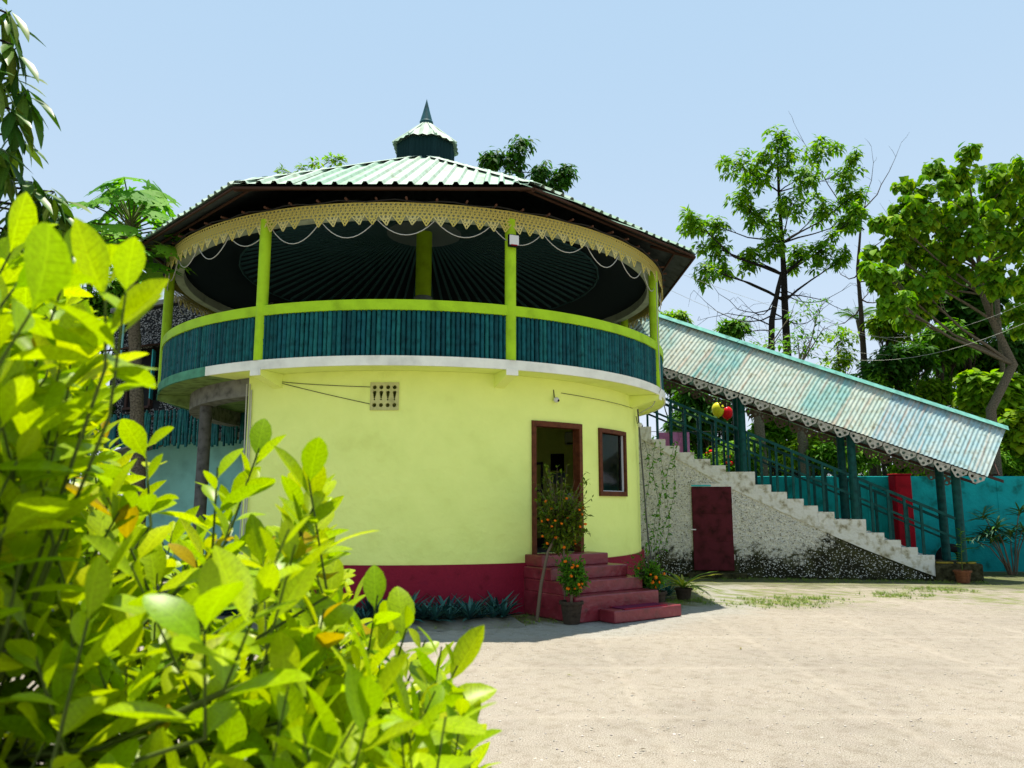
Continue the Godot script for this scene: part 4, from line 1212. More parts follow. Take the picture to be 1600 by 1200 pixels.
func build_small_things() -> void:
	rng.seed = 51
	var b: MB
	# tall flowering shrub by the door
	var t := thing("flowering_shrub", Vector3(0.35, 0, -11.15), "tall spindly shrub with small orange flowers in front of the doorway", "shrub")
	var ctr := W(880, 815, 11.3) - t.position
	b = MB.new(); b.tube([Vector3(0.0, 0, 0), Vector3(0.06, 0.5, 0.02), Vector3(0.16, 0.95, 0), ctr], [0.028, 0.024, 0.02, 0.012], 6); part(t, "stem", b.mesh(), M.stake)
	b = MB.new(); b.tube([Vector3(0.40, 0, 0.05), Vector3(0.38, 1.2, 0)], [0.017, 0.015], 5); part(t, "stake", b.mesh(), M.stake)
	shrub_crown(t, ctr, Vector3(0.36, 0.48, 0.32), 5200, 0.075, SHRUB, Vector3(0.16, 0.9, 0), 34)
	put_ball_flowers(t, 22, ctr, Vector3(0.36, 0.46, 0.3), M.flower, 0.022)
	# potted marigolds
	for q in [[Vector3(0.82, 0, -10.95), W(895, 900, 10.95), "potted orange marigold standing before the left end of the steps", Vector3(0.20, 0.24, 0.18), 10], [Vector3(2.22, 0, -12.2), W(1012, 900, 12.2), "potted orange marigold standing at the right end of the steps", Vector3(0.26, 0.26, 0.24), 13]]:
		t = thing("potted_marigold", q[0], q[2], "potted plant", "potted marigolds beside the steps")
		pot(t, 0.16, 0.30, M.clay_pot)
		var c: Vector3 = q[1] - q[0]
		b = MB.new(); b.tube([Vector3(0, 0.28, 0), c * Vector3(0.5, 1, 0.5) * 0.75, c], [0.022, 0.018, 0.008], 6); part(t, "stem", b.mesh(), M.stake)
		shrub_crown(t, c, q[3] * 1.1, 1500, 0.075, GREENS, Vector3(0, 0.35, 0), 6)
		put_ball_flowers(t, q[4], c, q[3], M.flower, 0.026)
	# striped agave
	t = thing("spider_plant", Vector3(2.95, 0, -13.6), "striped spider plant with long arching leaves by the stair wall", "plant")
	pot(t, 0.15, 0.2, M.clay_pot)
	for k in 26:
		var a := rf(0, TAU); var up := rf(0.3, 1.3)
		part(t, "leaf", tinted(LEAF.strap, Color(0.42, 0.42, 0.12) if k % 2 else Color(0.14, 0.24, 0.05)), M.leaf, leaf_xf(Vector3(0, 0.2, 0), Vector3(cos(a), up, sin(a)), Vector3(-cos(a) * up, 1, -sin(a) * up), rf(0.5, 0.7)))
	# rosette plants along the plinth
	var rose := []
	for v in 4:
		b = MB.new()
		var bl: Array = (LEAF.blade as ArrayMesh).surface_get_arrays(0)
		for k in 22:
			var a := TAU * k * 0.382 + rf(-.2, .2); var up := lerpf(0.25, 2.0, k / 22.0)
			var x := leaf_xf(Vector3.ZERO, Vector3(cos(a), up, sin(a)), Vector3(-cos(a) * up, 1.0, -sin(a) * up), rf(0.24, 0.36))
			var cl: Color = [Color(0.020, 0.085, 0.080), Color(0.030, 0.11, 0.10), Color(0.045, 0.13, 0.11), Color(0.02, 0.06, 0.065)][rng.randi() % 4]
			b.col = cl
			var off := b.v.size()
			for i in bl[Mesh.ARRAY_VERTEX].size():
				b.vert(x * bl[Mesh.ARRAY_VERTEX][i], (x.basis * bl[Mesh.ARRAY_NORMAL][i]).normalized())
			for i in bl[Mesh.ARRAY_INDEX]:
				b.ix.append(off + i)
		rose.append(b.mesh())
	for k in 46:
		var th := -34.0 + 48.0 * (k % 23) / 22.0 + rf(-0.6, 0.6)
		var r := 4.78 + 0.30 * int(k / 23.0) + rf(-0.06, 0.06)
		t = part(self, "rosette_plant", rose[rng.randi() % 4], M.leaf_dull, Transform3D(Basis(Vector3.UP, rf(0, TAU)).scaled(Vector3(1, rf(0.8, 1.15), 1) * rf(0.75, 1.45)), AX + P(th, r, 0.05)))
		meta(t, "blue green spiky rosette plant in the row along the maroon plinth", "plant", "rosette plants along the plinth")
	for k in 9:
		t = part(self, "rosette_plant", rose[k % 4], M.leaf_dull, Transform3D(Basis(Vector3.UP, rf(0, TAU)).scaled(Vector3.ONE * rf(0.8, 1.1)), AX + P(47.0 + 1.9 * k + rf(-.5, .5), 4.75 + 0.28 * (k % 2), 0.03)))
		meta(t, "dark spiky rosette plant between the steps and the stair wall", "plant", "rosette plants right of the steps")
	# door mat
	var az := deg_to_rad(35.8)
	var mo := AX + Vector3(sin(az), 0, cos(az)) * (4.48 + 1.335) + Vector3(cos(az), 0, -sin(az)) * 0.40
	t = thing("door_mat", mo + Vector3(0, 0.166, 0), "worn purple door mat lying on the lowest red step", "mat", "", az)
	b = MB.new(); b.boxb(Vector3(0, 0.008, 0), Vector3(0.42, 0, 0), Vector3(0, 0.007, 0), Vector3(0, 0, 0.13), 0.005); part(t, "pile", b.mesh(), M.mat_purple)
	b = MB.new()
	for s in [-1.0, 1.0]:
		b.boxb(Vector3(0, 0.009, 0.137 * s), Vector3(0.43, 0, 0), Vector3(0, 0.008, 0), Vector3(0, 0, 0.008))
	part(t, "edging", b.mesh(), M.maroon)
	# floodlight on the balcony column
	var fd := dir_at(15.5)
	t = thing("floodlight", AX + P(15.5, 5.04, 5.58), "small square floodlight fixed to the front balcony column", "lamp", "", deg_to_rad(15.5 + TOCAM))
	b = MB.new(); b.boxb(Vector3(0, 0, 0.015), Vector3(0.09, 0, 0), Vector3(0, 0.098, 0), Vector3(0, 0, 0.022), 0.008); part(t, "housing", b.mesh(), M.black)
	b = MB.new(); b.boxb(Vector3(0, 0.008, 0.04), Vector3(0.076, 0, 0), Vector3(0, 0.076, 0), Vector3(0, 0, 0.004)); part(t, "lens", b.mesh(), M.lamp_glass)
	b = MB.new(); b.boxb(Vector3(0.0, -0.072, 0.046), Vector3(0.05, 0, 0), Vector3(0, 0.008, 0), Vector3(0, 0, 0.001)); part(t, "label_strip", b.mesh(), M.red_paint)
	# security cameras
	for q in [[28.1, 4.50, 3.30, "white dome camera on the wall above the doorway"], [63.0, 4.52, 3.12, "small white camera at the corner below the balcony"]]:
		t = thing("security_camera", AX + P(q[0], q[1], q[2]), q[3], "camera", "", deg_to_rad(q[0] + TOCAM))
		b = MB.new(); b.tube([Vector3(0, 0.14, -0.02), Vector3(0, 0.0, 0.0), Vector3(0, -0.02, 0.03)], [0.008], 5); part(t, "arm", b.mesh(), M.cable)
		b = MB.new(); b.ball(Vector3(0, -0.03, 0.05), Vector3(0.05, 0.045, 0.05), 6, 10); part(t, "housing", b.mesh(), M.white_plastic)
		b = MB.new(); b.ball(Vector3(0.01, -0.045, 0.088), Vector3(0.022, 0.022, 0.018), 5, 8); part(t, "lens", b.mesh(), M.black)
	# inside the doorway
	t = thing("air_conditioner", AX + Vector3(3.38, 3.1, -1.53), "air conditioner on the inner wall seen through the doorway", "appliance")
	b = MB.new(); b.boxb(Vector3(0, 0, 0.12), Vector3(0.30, 0, 0), Vector3(0, 0.14, 0), Vector3(0, 0, 0.11), 0.03); part(t, "casing", b.mesh(), M.white_plastic)
	b = MB.new(); b.boxb(Vector3(0, -0.12, 0.19), Vector3(0.26, 0, 0), Vector3(0, 0.012, 0), Vector3(0, 0, 0.05)); part(t, "louvre", b.mesh(), M.black)
	t = thing("wall_calendar", AX + Vector3(2.92, 2.45, -1.54), "dark picture hanging on the inner wall beyond the doorway", "picture")
	b = MB.new(); b.boxb(Vector3(0, 0.12, 0), Vector3(0.15, 0, 0), Vector3(0, 0.19, 0), Vector3(0, 0, 0.008)); part(t, "frame", b.mesh(), M.black)
	b = MB.new(); b.boxb(Vector3(0, -0.24, 0), Vector3(0.17, 0, 0), Vector3(0, 0.12, 0), Vector3(0, 0, 0.006)); part(t, "sheet", b.mesh(), M.poster)
	t = thing("covered_chair", Vector3(1.25, 0.868, -13.7), "white cloth covered chair inside the doorway behind the orange shrub", "chair", "", 0.4)
	b = MB.new(); b.boxb(Vector3(0, 0.55, -0.2), Vector3(0.21, 0, 0), Vector3(0, 0.40, 0.03), Vector3(0, 0, 0.025), 0.02); part(t, "backrest", b.mesh(), M.cloth_white)
	b = MB.new(); b.boxb(Vector3(0, 0.43, 0.02), Vector3(0.22, 0, 0), Vector3(0, 0.03, 0), Vector3(0, 0, 0.22), 0.02); part(t, "seat", b.mesh(), M.cloth_white)
	for s in [-1.0, 1.0]:
		for r in [-1.0, 1.0]:
			b = MB.new(); b.tube([Vector3(0.18 * s, 0, 0.02 + 0.18 * r), Vector3(0.18 * s, 0.41, 0.02 + 0.18 * r)], [0.016], 6); part(t, "leg", b.mesh(), M.steel)
	t = thing("display_shelf", Vector3(-0.15, 0.868, -14.2), "dark shelf with bottles just inside the doorway", "shelf")
	b = MB.new()
	for y in [0.02, 0.5, 1.0, 1.5]: b.boxb(Vector3(0.35, y, 0), Vector3(0.35, 0, 0), Vector3(0, 0.015, 0), Vector3(0, 0, 0.15))
	for x in [0.0, 0.7]: b.boxb(Vector3(x, 0.76, 0), Vector3(0.015, 0, 0), Vector3(0, 0.76, 0), Vector3(0, 0, 0.15))
	part(t, "rack", b.mesh(), M.black)
	# right end: tyre, motorbike wheel, pots
	t = thing("old_tyre", Vector3(10.35, 0.30, -18.55), "black tyre leaning behind the lowest stair post", "tyre")
	b = MB.new()
	var ring := []
	for k in 25: ring.append(Vector3(cos(TAU * k / 24) * 0.26, 0.26 + sin(TAU * k / 24) * 0.26 - 0.2, 0.05 * sin(TAU * k / 24)))
	b.tube(ring, [0.10], 8, false); part(t, "tread", b.mesh(), M.rubber)
	t = thing("motorbike", Vector3(12.12, 0, -17.9), "front of a parked motorbike with dark tyre beside the turquoise wall", "motorbike", "", deg_to_rad(25))
	b = MB.new(); ring = []
	for k in 29: ring.append(Vector3(cos(TAU * k / 28) * 0.27, 0.32 + sin(TAU * k / 28) * 0.27, 0))
	b.tube(ring, [0.05], 8, false)
	var wh := part(t, "front_wheel", b.mesh(), M.rubber)
	b = MB.new(); ring = []
	for k in 25: ring.append(Vector3(cos(TAU * k / 24) * 0.21, 0.32 + sin(TAU * k / 24) * 0.21, 0))
	b.tube(ring, [0.016], 6, false)
	for k in 10: b.tube([Vector3(0, 0.32, 0), Vector3(cos(TAU * k / 10) * 0.21, 0.32 + sin(TAU * k / 10) * 0.21, 0)], [0.008], 4, false)
	b.ball(Vector3(0, 0.32, 0), Vector3(0.05, 0.05, 0.06), 6, 8)
	part(wh, "rim", b.mesh(), M.steel)
	b = MB.new()
	for s in [-1.0, 1.0]: b.tube([Vector3(0, 0.32, 0.075 * s), Vector3(0.22, 0.95, 0.085 * s)], [0.02], 6)
	part(t, "fork", b.mesh(), M.steel)
	b = MB.new()
	for k in 8:
		var a0 := deg_to_rad(30 + 14.0 * k); var a1 := deg_to_rad(44 + 14.0 * k)
		b.quad(Vector3(cos(a0) * 0.36, 0.32 + sin(a0) * 0.36, -0.07), Vector3(cos(a1) * 0.36, 0.32 + sin(a1) * 0.36, -0.07), Vector3(cos(a1) * 0.36, 0.32 + sin(a1) * 0.36, 0.07), Vector3(cos(a0) * 0.36, 0.32 + sin(a0) * 0.36, 0.07), Vector3(cos(a0), sin(a0), 0))
	part(t, "mudguard", b.mesh(), M.tarp_blue)
	b = MB.new(); b.ball(Vector3(0.16, 0.92, 0), Vector3(0.12, 0.11, 0.10), 7, 10); part(t, "headlight", b.mesh(), M.black)
	b = MB.new(); b.tube([Vector3(0.28, 1.06, -0.34), Vector3(0.22, 1.04, 0), Vector3(0.28, 1.06, 0.34)], [0.016], 6); part(t, "handlebar", b.mesh(), M.black)
	b = MB.new(); b.ball(Vector3(0.62, 0.80, 0), Vector3(0.32, 0.15, 0.15), 7, 10); part(t, "fuel_tank", b.mesh(), M.tarp_blue)
	b = MB.new(); b.boxb(Vector3(1.15, 0.80, 0), Vector3(0.36, 0.03, 0), Vector3(0, 0.05, 0), Vector3(0, 0, 0.13), 0.03); part(t, "seat", b.mesh(), M.black)
	b = MB.new(); b.boxb(Vector3(0.68, 0.48, 0), Vector3(0.26, 0, 0), Vector3(0, 0.17, 0), Vector3(0, 0, 0.12), 0.04); part(t, "engine", b.mesh(), M.steel)
	b = MB.new(); ring = []
	for k in 29: ring.append(Vector3(1.27 + cos(TAU * k / 28) * 0.27, 0.32 + sin(TAU * k / 28) * 0.27, 0))
	b.tube(ring, [0.055], 8, false); part(t, "rear_wheel", b.mesh(), M.rubber)
	b = MB.new(); b.tube([Vector3(0.5, 0.45, 0), Vector3(1.27, 0.32, 0)], [0.03], 6); part(t, "swing_arm", b.mesh(), M.black)
	t = thing("potted_sapling", Vector3(9.46, 0, -16.55), "terracotta pot with thin leafy sapling by the stair foot", "potted plant")
	pot(t, 0.17, 0.26, M.terracotta)
	b = MB.new(); b.tube([Vector3(0, 0.2, 0), Vector3(0.02, 0.7, 0), Vector3(0.05, 1.15, 0)], [0.012, 0.008, 0.004], 5); part(t, "stem", b.mesh(), M.twig_green)
	for k in 16:
		var a := rf(0, TAU)
		part(t, "leaf", tinted(LEAF.lance, GREENS[k % 3]), M.leaf, leaf_xf(Vector3(0.03, 0.4 + 0.045 * k, 0), Vector3(cos(a), 0.35, sin(a)), Vector3(0, 1, 0.2), rf(0.2, 0.34)))
	# dracaena clump by the wall
	t = thing("dracaena_clump", Vector3(11.75, 0, -18.5), "clump of slim stemmed dracaena with dark strappy leaves by the turquoise wall", "plant")
	for k in 9:
		var a := rf(0, TAU); var tip := Vector3(cos(a) * rf(0.1, 0.6), rf(0.8, 1.65), sin(a) * rf(0.05, 0.4))
		b = MB.new(); b.tube([Vector3(cos(a) * 0.08, 0, sin(a) * 0.08), tip * Vector3(0.5, 0.55, 0.5), tip], [0.018, 0.014, 0.01], 5); part(t, "stem", b.mesh(), M.stake)
		for q in 22:
			var e := TAU * q * 0.382; var up := rf(-0.35, 1.2)
			part(t, "leaf", [tinted_cache("blade", Color(0.03, 0.10, 0.03)), tinted_cache("blade", Color(0.07, 0.17, 0.03)), tinted_cache("blade", Color(0.13, 0.20, 0.04))][q % 3], M.leaf_dull, leaf_xf(tip - Vector3(0, 0.02 * (q % 8), 0), Vector3(cos(e), up, sin(e)), Vector3(-cos(e) * up, 1, -sin(e) * up), rf(0.28, 0.46)))
	for k in 3:
		var e := TAU * k / 3 + 2.2
		var tip := Vector3(-0.95 + 0.25 * k, 0.85 + 0.1 * k, 0.1 * k)
		b = MB.new(); b.tube([Vector3.ZERO, tip * Vector3(0.5, 0.75, 0.5), tip], [0.014, 0.012, 0.008], 5); part(t, "stem", b.mesh(), M.stake)
		for q in 14:
			var a := TAU * q * 0.382
			part(t, "leaf", tinted_cache("blade", Color(0.02, 0.08, 0.04)), M.leaf_dull, leaf_xf(tip, Vector3(cos(a), rf(-0.6, 0.3), sin(a)), Vector3(0, 1, 0), rf(0.3, 0.5)))
	# decorations and washing behind the stair
	for q in [[1122, 640, 0.17, "balloon_yellow", "yellow balloon hanging beyond the stair railing"], [1136, 645, 0.15, "balloon_red", "red balloon hanging beyond the stair railing"]]:
		var p := W(q[0], q[1], 20.0)
		t = thing("balloon", p, q[4], "balloon")
		b = MB.new(); b.ball(Vector3.ZERO, Vector3(q[2], q[2] * 1.15, q[2]), 8, 12); b.tube([Vector3(0, -q[2] * 1.12, 0), Vector3(0, -q[2] * 1.3, 0)], [0.012, 0.025], 5); part(t, "skin", b.mesh(), M[q[3]])
		b = MB.new(); b.tube([Vector3(0, q[2] * 1.1, 0), Vector3(0.03, q[2] + 0.9, 0)], [0.006], 4); part(t, "string", b.mesh(), M.wire_pale)
	t = thing("pink_cloth", W(1052, 697, 19.6) , "pink checked cloth hanging beyond the top of the stair", "cloth")
	b = MB.new()
	for k in 12:
		var x0 := -0.42 + 0.07 * k; var x1 := x0 + 0.07
		b.quad(Vector3(x0, 0.35, 0.03 * sin(k * 1.3)), Vector3(x1, 0.35, 0.03 * sin(k * 1.3 + 1.3)), Vector3(x1, -0.5, 0.06 * sin(k * 1.3 + 1.3)), Vector3(x0, -0.5, 0.06 * sin(k * 1.3)), Vector3.BACK)
	part(t, "sheet", b.mesh(), M.cloth_pink)
	b = MB.new(); b.tube([Vector3(-1.2, 0.37, 0), Vector3(1.5, 0.37, 0)], [0.008], 4); part(t, "line", b.mesh(), M.cable)

func build_creeper() -> void:
	rng.seed = 63
	var base := AX + P(68.0, 4.62, 0.0)
	var t := thing("creeper_vine", base, "thin green creeper climbing where the pavilion meets the stair wall", "vine")
	var xf := []; var cc := []
	for k in 5:
		var b := MB.new()
		var pts := []
		for i in 10:
			pts.append(Vector3(0.05 * k + 0.06 * sin(i * 1.1 + k) + 0.03 * i * (k % 3), 0.2 + 0.29 * i, 0.03 * k))
		b.tube(pts, [0.008, 0.006, 0.004], 4); part(t, "stem", b.mesh(), M.twig_green)
		for i in 46:
			var p: Vector3 = pts[3 + (i % 7)].lerp(pts[2 + (i % 7)], rng.randf())
			xf.append(leaf_xf(p, rdir() + Vector3(0, -0.5, 0.3), Vector3(0, 0.4, 1), rf(0.05, 0.10)))
			cc.append(pick(GREENS))
	part(t, "foliage", merged(LEAF.simple, xf, cc), M.leaf)

var tcache := {}
func tinted_cache(shape: String, c: Color) -> ArrayMesh:
	var k := shape + str(c)
	if not tcache.has(k):
		tcache[k] = tinted(LEAF[shape], c)
	return tcache[k]

func build_wires() -> void:
	for q in [[[1030, 415, 17.0], [1600, 560, 30.0], 0.5, "thin pale cable running from the round roof to the trees"], [[1000, 430, 16.0], [1470, 550, 26.0], 0.7, "second thin cable sagging from the round roof"], [[1250, 545, 26.0], [1640, 487, 16.0], 0.7, "upper pale power wire crossing the trees at the picture's edge"], [[1330, 520, 26.0], [1640, 455, 16.0], 0.5, "top pale power wire crossing the large leaved tree"]]:
		var a := W(q[0][0], q[0][1], q[0][2]); var e := W(q[1][0], q[1][1], q[1][2])
		var t := thing("overhead_wire", a, q[3], "wire", "overhead wires")
		var b := MB.new()
		var pts := []
		for k in 17:
			var f := k / 16.0
			pts.append((e - a) * f - Vector3(0, q[2] * 4 * f * (1 - f), 0))
		b.tube(pts, [0.0045], 4); part(t, "strand", b.mesh(), M.wire_pale)
# ------------------------------------------------------------------ vegetation
func bush(label: String, category: String, group: String, called: String, x: float, y: float, z: float, rx: float, ry: float, whorls: int, o: Dictionary) -> void:
	# an auto-built crown: centre at photo point (x, y), depth z, half size in photo pixels
	rng.seed = o.seed * 7 + 3
	var c := W(x, y, z)
	var k := z / 1200.0
	var cl := []
	var n: int = o.get("clumps", 9)
	for i in n:
		var d := rdir()
		cl.append([c + Vector3(d.x * rx * k, d.y * ry * k, d.z * rx * k * 0.6) * pow(rng.randf(), 0.5) * 0.85, maxf(rx, ry) * k * o.get("crad", 0.42), whorls])
	var base := Vector3(c.x + rf(-.3, .3), 0, c.z)
	var h := c.y
	tree(called, label, group, [base, base + Vector3(0.06, h * 0.35, 0), base + Vector3(-0.04, h * 0.65, 0.03), c + Vector3(0, ry * k * 0.3, 0)], [o.get("tr", 0.10), o.get("tr", 0.10) * 0.8, o.get("tr", 0.10) * 0.6, 0.03], cl, o)

func extra_clumps(cl: Array, rad: float, whorls: int) -> Array:     # smaller sprays round the main ones
	var out := []
	for c in cl:
		for k in 2:
			var d := rdir() * Vector3(1, 0.8, 1)
			out.append([c[0] + d * c[1] * 1.25, c[1] * rad, whorls, c[0]])
	return out

func build_trees() -> void:
	var lite := [Color(0.13, 0.30, 0.010), Color(0.21, 0.40, 0.014), Color(0.30, 0.46, 0.020)]
	var mid := [Color(0.06, 0.20, 0.010), Color(0.11, 0.28, 0.013), Color(0.18, 0.36, 0.018)]
	var dark := [Color(0.025, 0.10, 0.014), Color(0.045, 0.14, 0.015), Color(0.07, 0.18, 0.018)]
	var yel := [Color(0.22, 0.38, 0.010), Color(0.34, 0.46, 0.014), Color(0.13, 0.30, 0.016)]
	# tall tree behind the stair canopy
	var z := 25.0
	var cl := []
	for q in [[1215, 220, 30], [1281, 235, 26], [1155, 255, 30], [1187, 278, 26], [1320, 272, 30], [1220, 255, 28], [1257, 272, 26], [1085, 346, 24], [1118, 352, 24], [1158, 312, 24], [1190, 338, 26], [1236, 313, 28], [1285, 328, 26], [1330, 308, 22], [1325, 348, 24], [1120, 388, 24], [1100, 420, 18], [1130, 424, 18], [1173, 402, 24], [1212, 372, 26], [1250, 392, 26], [1285, 390, 24], [1312, 408, 18], [1340, 340, 18]]:
		cl.append([W(q[0], q[1], z + ((int(q[0]) * 7 + int(q[1])) % 5 - 2) * 0.5), q[2] * z / 1200.0, 26 if q[2] > 20 else 14])
	cl += extra_clumps(cl, 0.45, 6)
	tree("tall_tree", "tall open crowned tree with two dark stems behind the tin canopy", "", [W(1230, 560, z) * Vector3(1, 0, 1), W(1230, 550, z), W(1226, 470, z), W(1225, 430, z), W(1222, 380, z), W(1217, 300, z), W(1214, 235, z)], [0.17, 0.13, 0.11, 0.10, 0.07, 0.05, 0.02], cl, {"seed": 5, "leaf": 0.26, "droop": 0.6, "per": 8, "cols": mid + lite, "bark": "bark_dark", "shape": "simple", "flat": 0.8})
	# its dark companion stem with bare hanging twigs
	z = 24.6
	var base := W(1205, 560, z) * Vector3(1, 0, 1)
	rng.seed = 77
	var t := thing("bare_tree", base, "dark stem with thin bare arching twigs beside the tall tree", "tree")
	var b := MB.new()
	b.tube([Vector3.ZERO, W(1205, 555, z) - base, W(1206, 500, z) - base, W(1216, 450, z) - base, W(1221, 425, z) - base], [0.15, 0.11, 0.10, 0.08, 0.04], 8); part(t, "trunk", b.mesh(), M.bark_dark)
	for q in [[1207, 495, 1085, 455], [1206, 510, 1090, 500], [1210, 480, 1110, 440], [1218, 450, 1290, 520], [1210, 490, 1300, 470], [1206, 520, 1140, 545], [1216, 455, 1330, 440], [1208, 500, 1270, 540], [1214, 460, 1160, 470], [1214, 465, 1345, 500]]:
		b = MB.new()
		var s := W(q[0], q[1], z) - base; var e := W(q[2], q[3], z + rf(-1.2, 1.2)) - base
		var pts := []
		for k in 8:
			var f := k / 7.0
			pts.append(s.lerp(e, f) + Vector3(rf(-.05, .05), 0.55 * sin(PI * f) * (-1.0 if q[3] < 480 else 0.6) + rf(-.05, .05), rf(-.05, .05)))
		b.tube(pts, [0.028, 0.022, 0.018, 0.015, 0.012, 0.010, 0.008, 0.005], 5)
		for k in 7:
			var p: Vector3 = pts[2 + k % 6]
			var d := Vector3(rf(-1, 1), rf(-1.0, 0.5), rf(-.5, .5)) * rf(0.4, 1.0)
			b.tube([p, p + d * 0.5 + Vector3(0, 0.08, 0), p + d + Vector3(0, -0.15, 0)], [0.008, 0.006, 0.003], 3, false)
		part(t, "limb", b.mesh(), M.bark_dark)
	# leafless grey tree
	z = 27.0
	base = W(1352, 560, z) * Vector3(1, 0, 1)
	t = thing("leafless_tree", base, "leafless grey tree with upswept twigs between the two leafy trees", "tree")
	b = MB.new(); b.tube([Vector3.ZERO, W(1350, 560, z) - base, W(1345, 480, z) - base, W(1340, 420, z) - base, W(1346, 340, z) - base], [0.16, 0.11, 0.08, 0.06, 0.03], 7); part(t, "trunk", b.mesh(), M.bark)
	for q in [[1344, 330, 1412, 222], [1345, 350, 1365, 228], [1343, 400, 1400, 330], [1342, 430, 1300, 410], [1346, 470, 1410, 440], [1344, 440, 1385, 400], [1348, 360, 1240, 190], [1345, 480, 1290, 500], [1346, 470, 1360, 420]]:
		b = MB.new()
		var s := W(q[0], q[1], z) - base; var e := W(q[2], q[3], z + rf(-1, 1)) - base
		var pts := []
		for k in 7:
			var f := k / 6.0
			pts.append(s.lerp(e, f) + Vector3(rf(-.08, .08), -0.35 * sin(PI * f), rf(-.08, .08)))
		b.tube(pts, [0.03, 0.025, 0.02, 0.016, 0.012, 0.008, 0.004], 5)
		for k in 6:
			var p: Vector3 = pts[1 + k % 6]
			var d := Vector3(rf(-.6, .6), rf(0.1, 1.0), rf(-.4, .4)) * rf(0.4, 0.9)
			b.tube([p, p + d * 0.5 + Vector3(0.03, 0, 0), p + d], [0.008, 0.006, 0.003], 3, false)
		part(t, "limb", b.mesh(), M.bark)
	# large leaved tree at the picture's right
	z = 21.0
	cl = []
	for q in [[1425, 318, 26], [1460, 290, 28], [1500, 268, 28], [1550, 280, 32], [1595, 262, 24], [1405, 350, 22], [1450, 335, 28], [1495, 315, 30], [1545, 330, 32], [1595, 320, 30], [1420, 385, 24], [1390, 395, 20], [1465, 375, 30], [1515, 370, 30], [1565, 378, 32], [1605, 380, 30], [1375, 425, 20], [1410, 430, 26], [1460, 418, 26], [1440, 455, 22], [1395, 470, 20], [1550, 425, 24], [1600, 440, 28], [1500, 425, 22], [1420, 495, 18], [1590, 490, 22]]:
		cl.append([W(q[0], q[1], z + ((int(q[0]) * 3 + int(q[1])) % 7 - 3) * 0.4), q[2] * z / 1200.0 * 1.2, 26])
	cl += extra_clumps(cl, 0.5, 10)
	tree("large_leaved_tree", "broad tree with large heart shaped leaves above the turquoise wall", "", [W(1545, 640, z) * Vector3(1, 0, 1), W(1548, 640, z), W(1583, 570, z), W(1550, 500, z), W(1535, 460, z), W(1530, 420, z), W(1525, 350, z), W(1515, 290, z)], [0.17, 0.13, 0.12, 0.09, 0.08, 0.06, 0.04, 0.02], cl, {"seed": 6, "leaf": 0.215, "droop": 1.3, "hang": 1.0, "per": 7, "cols": mid + lite + yel, "bark": "bark_pale", "shape": "heart", "single": 300})
	# tree rising behind the round roof
	z = 27.0
	cl = []
	for q in [[772, 246, 22], [812, 226, 24], [800, 250, 24], [848, 266, 22], [884, 268, 18], [835, 290, 26], [765, 250, 16], [870, 285, 20], [800, 285, 30]]:
		cl.append([W(q[0], q[1], z), q[2] * z / 1200.0, 30])
	tree("glossy_tree", "dark glossy leaved tree rising behind the right of the round roof", "", [W(820, 400, z) * Vector3(1, 0, 1), W(820, 420, z), W(818, 330, z), W(812, 270, z)], [0.2, 0.16, 0.12, 0.05], cl, {"seed": 8, "leaf": 0.30, "droop": 0.75, "per": 7, "cols": dark, "shape": "simple"})
	cl = []
	for q in [[440, 268, 10], [470, 262, 10], [492, 256, 12], [520, 249, 10], [532, 248, 7]]:
		cl.append([W(q[0], q[1], z), q[2] * z / 1200.0, 7])
	tree("wispy_tree", "wispy light green treetop rising behind the left of the round roof", "", [W(500, 400, z) * Vector3(1, 0, 1), W(500, 420, z), W(495, 330, z), W(492, 272, z)], [0.14, 0.1, 0.08, 0.03], cl, {"seed": 9, "leaf": 0.24, "droop": 0.3, "per": 6, "cols": lite})
	# papaya
	rng.seed = 15
	base = W(232, 700, 13.0) * Vector3(1, 0, 1)
	t = thing("papaya_tree", base, "papaya tree with scarred grey trunk and lobed leaves left of the pavilion", "tree")
	var top := W(206, 345, 13.0) - base
	b = MB.new()
	var pts2 := []; var rr := []
	for k in 41:
		var f := k / 40.0
		pts2.append(Vector3(lerpf(0, top.x, f) + 0.05 * sin(f * 4.0), top.y * f, top.z * f)); rr.append(lerpf(0.135, 0.085, f) * (1.0 + (0.07 if k % 2 else -0.03)))
	b.tube(pts2, rr, 10); part(t, "trunk", b.mesh(), M.bark_pale)
	for k in 40:
		var a := TAU * k * 0.382; var up := lerpf(-0.55, 1.7, k / 39.0) + rf(-.15, .15)
		var d := Vector3(cos(a), up, sin(a)).normalized()
		var L := rf(0.6, 1.0)
		var s := top - Vector3(0, 0.4 * (1.0 - k / 39.0), 0)
		var e := s + d * L - Vector3(0, 0.12 * L, 0)
		b = MB.new(); b.tube([s, s + d * L * 0.55, e], [0.016, 0.013, 0.009], 5)
		part(t, "leaf_stalk", b.mesh(), M.twig_green)
		part(t, "leaf", tinted_cache("papaya", [Color(0.09, 0.28, 0.02), Color(0.14, 0.36, 0.025), Color(0.18, 0.42, 0.03)][k % 3]), M.leaf, leaf_xf(e, Vector3(d.x, rf(-0.9, -0.1), d.z), Vector3(rf(-.3, .3), 1, 0.35), rf(0.65, 0.95)))
	# mango boughs hanging in at the upper left, close by
	rng.seed = 17
	base = Vector3(-4.3, 0, -3.4)
	t = thing("mango_tree", base, "near mango tree with long drooping leaves hanging in from the left edge", "tree")
	b = MB.new(); b.tube([Vector3.ZERO, Vector3(0.1, 1.2, 0), Vector3(0.3, 2.4, 0.05), Vector3(0.7, 3.6, 0), Vector3(0.9, 4.6, 0)], [0.16, 0.13, 0.11, 0.07, 0.03], 9); part(t, "trunk", b.mesh(), M.bark)
	var xf := []; var cols := []
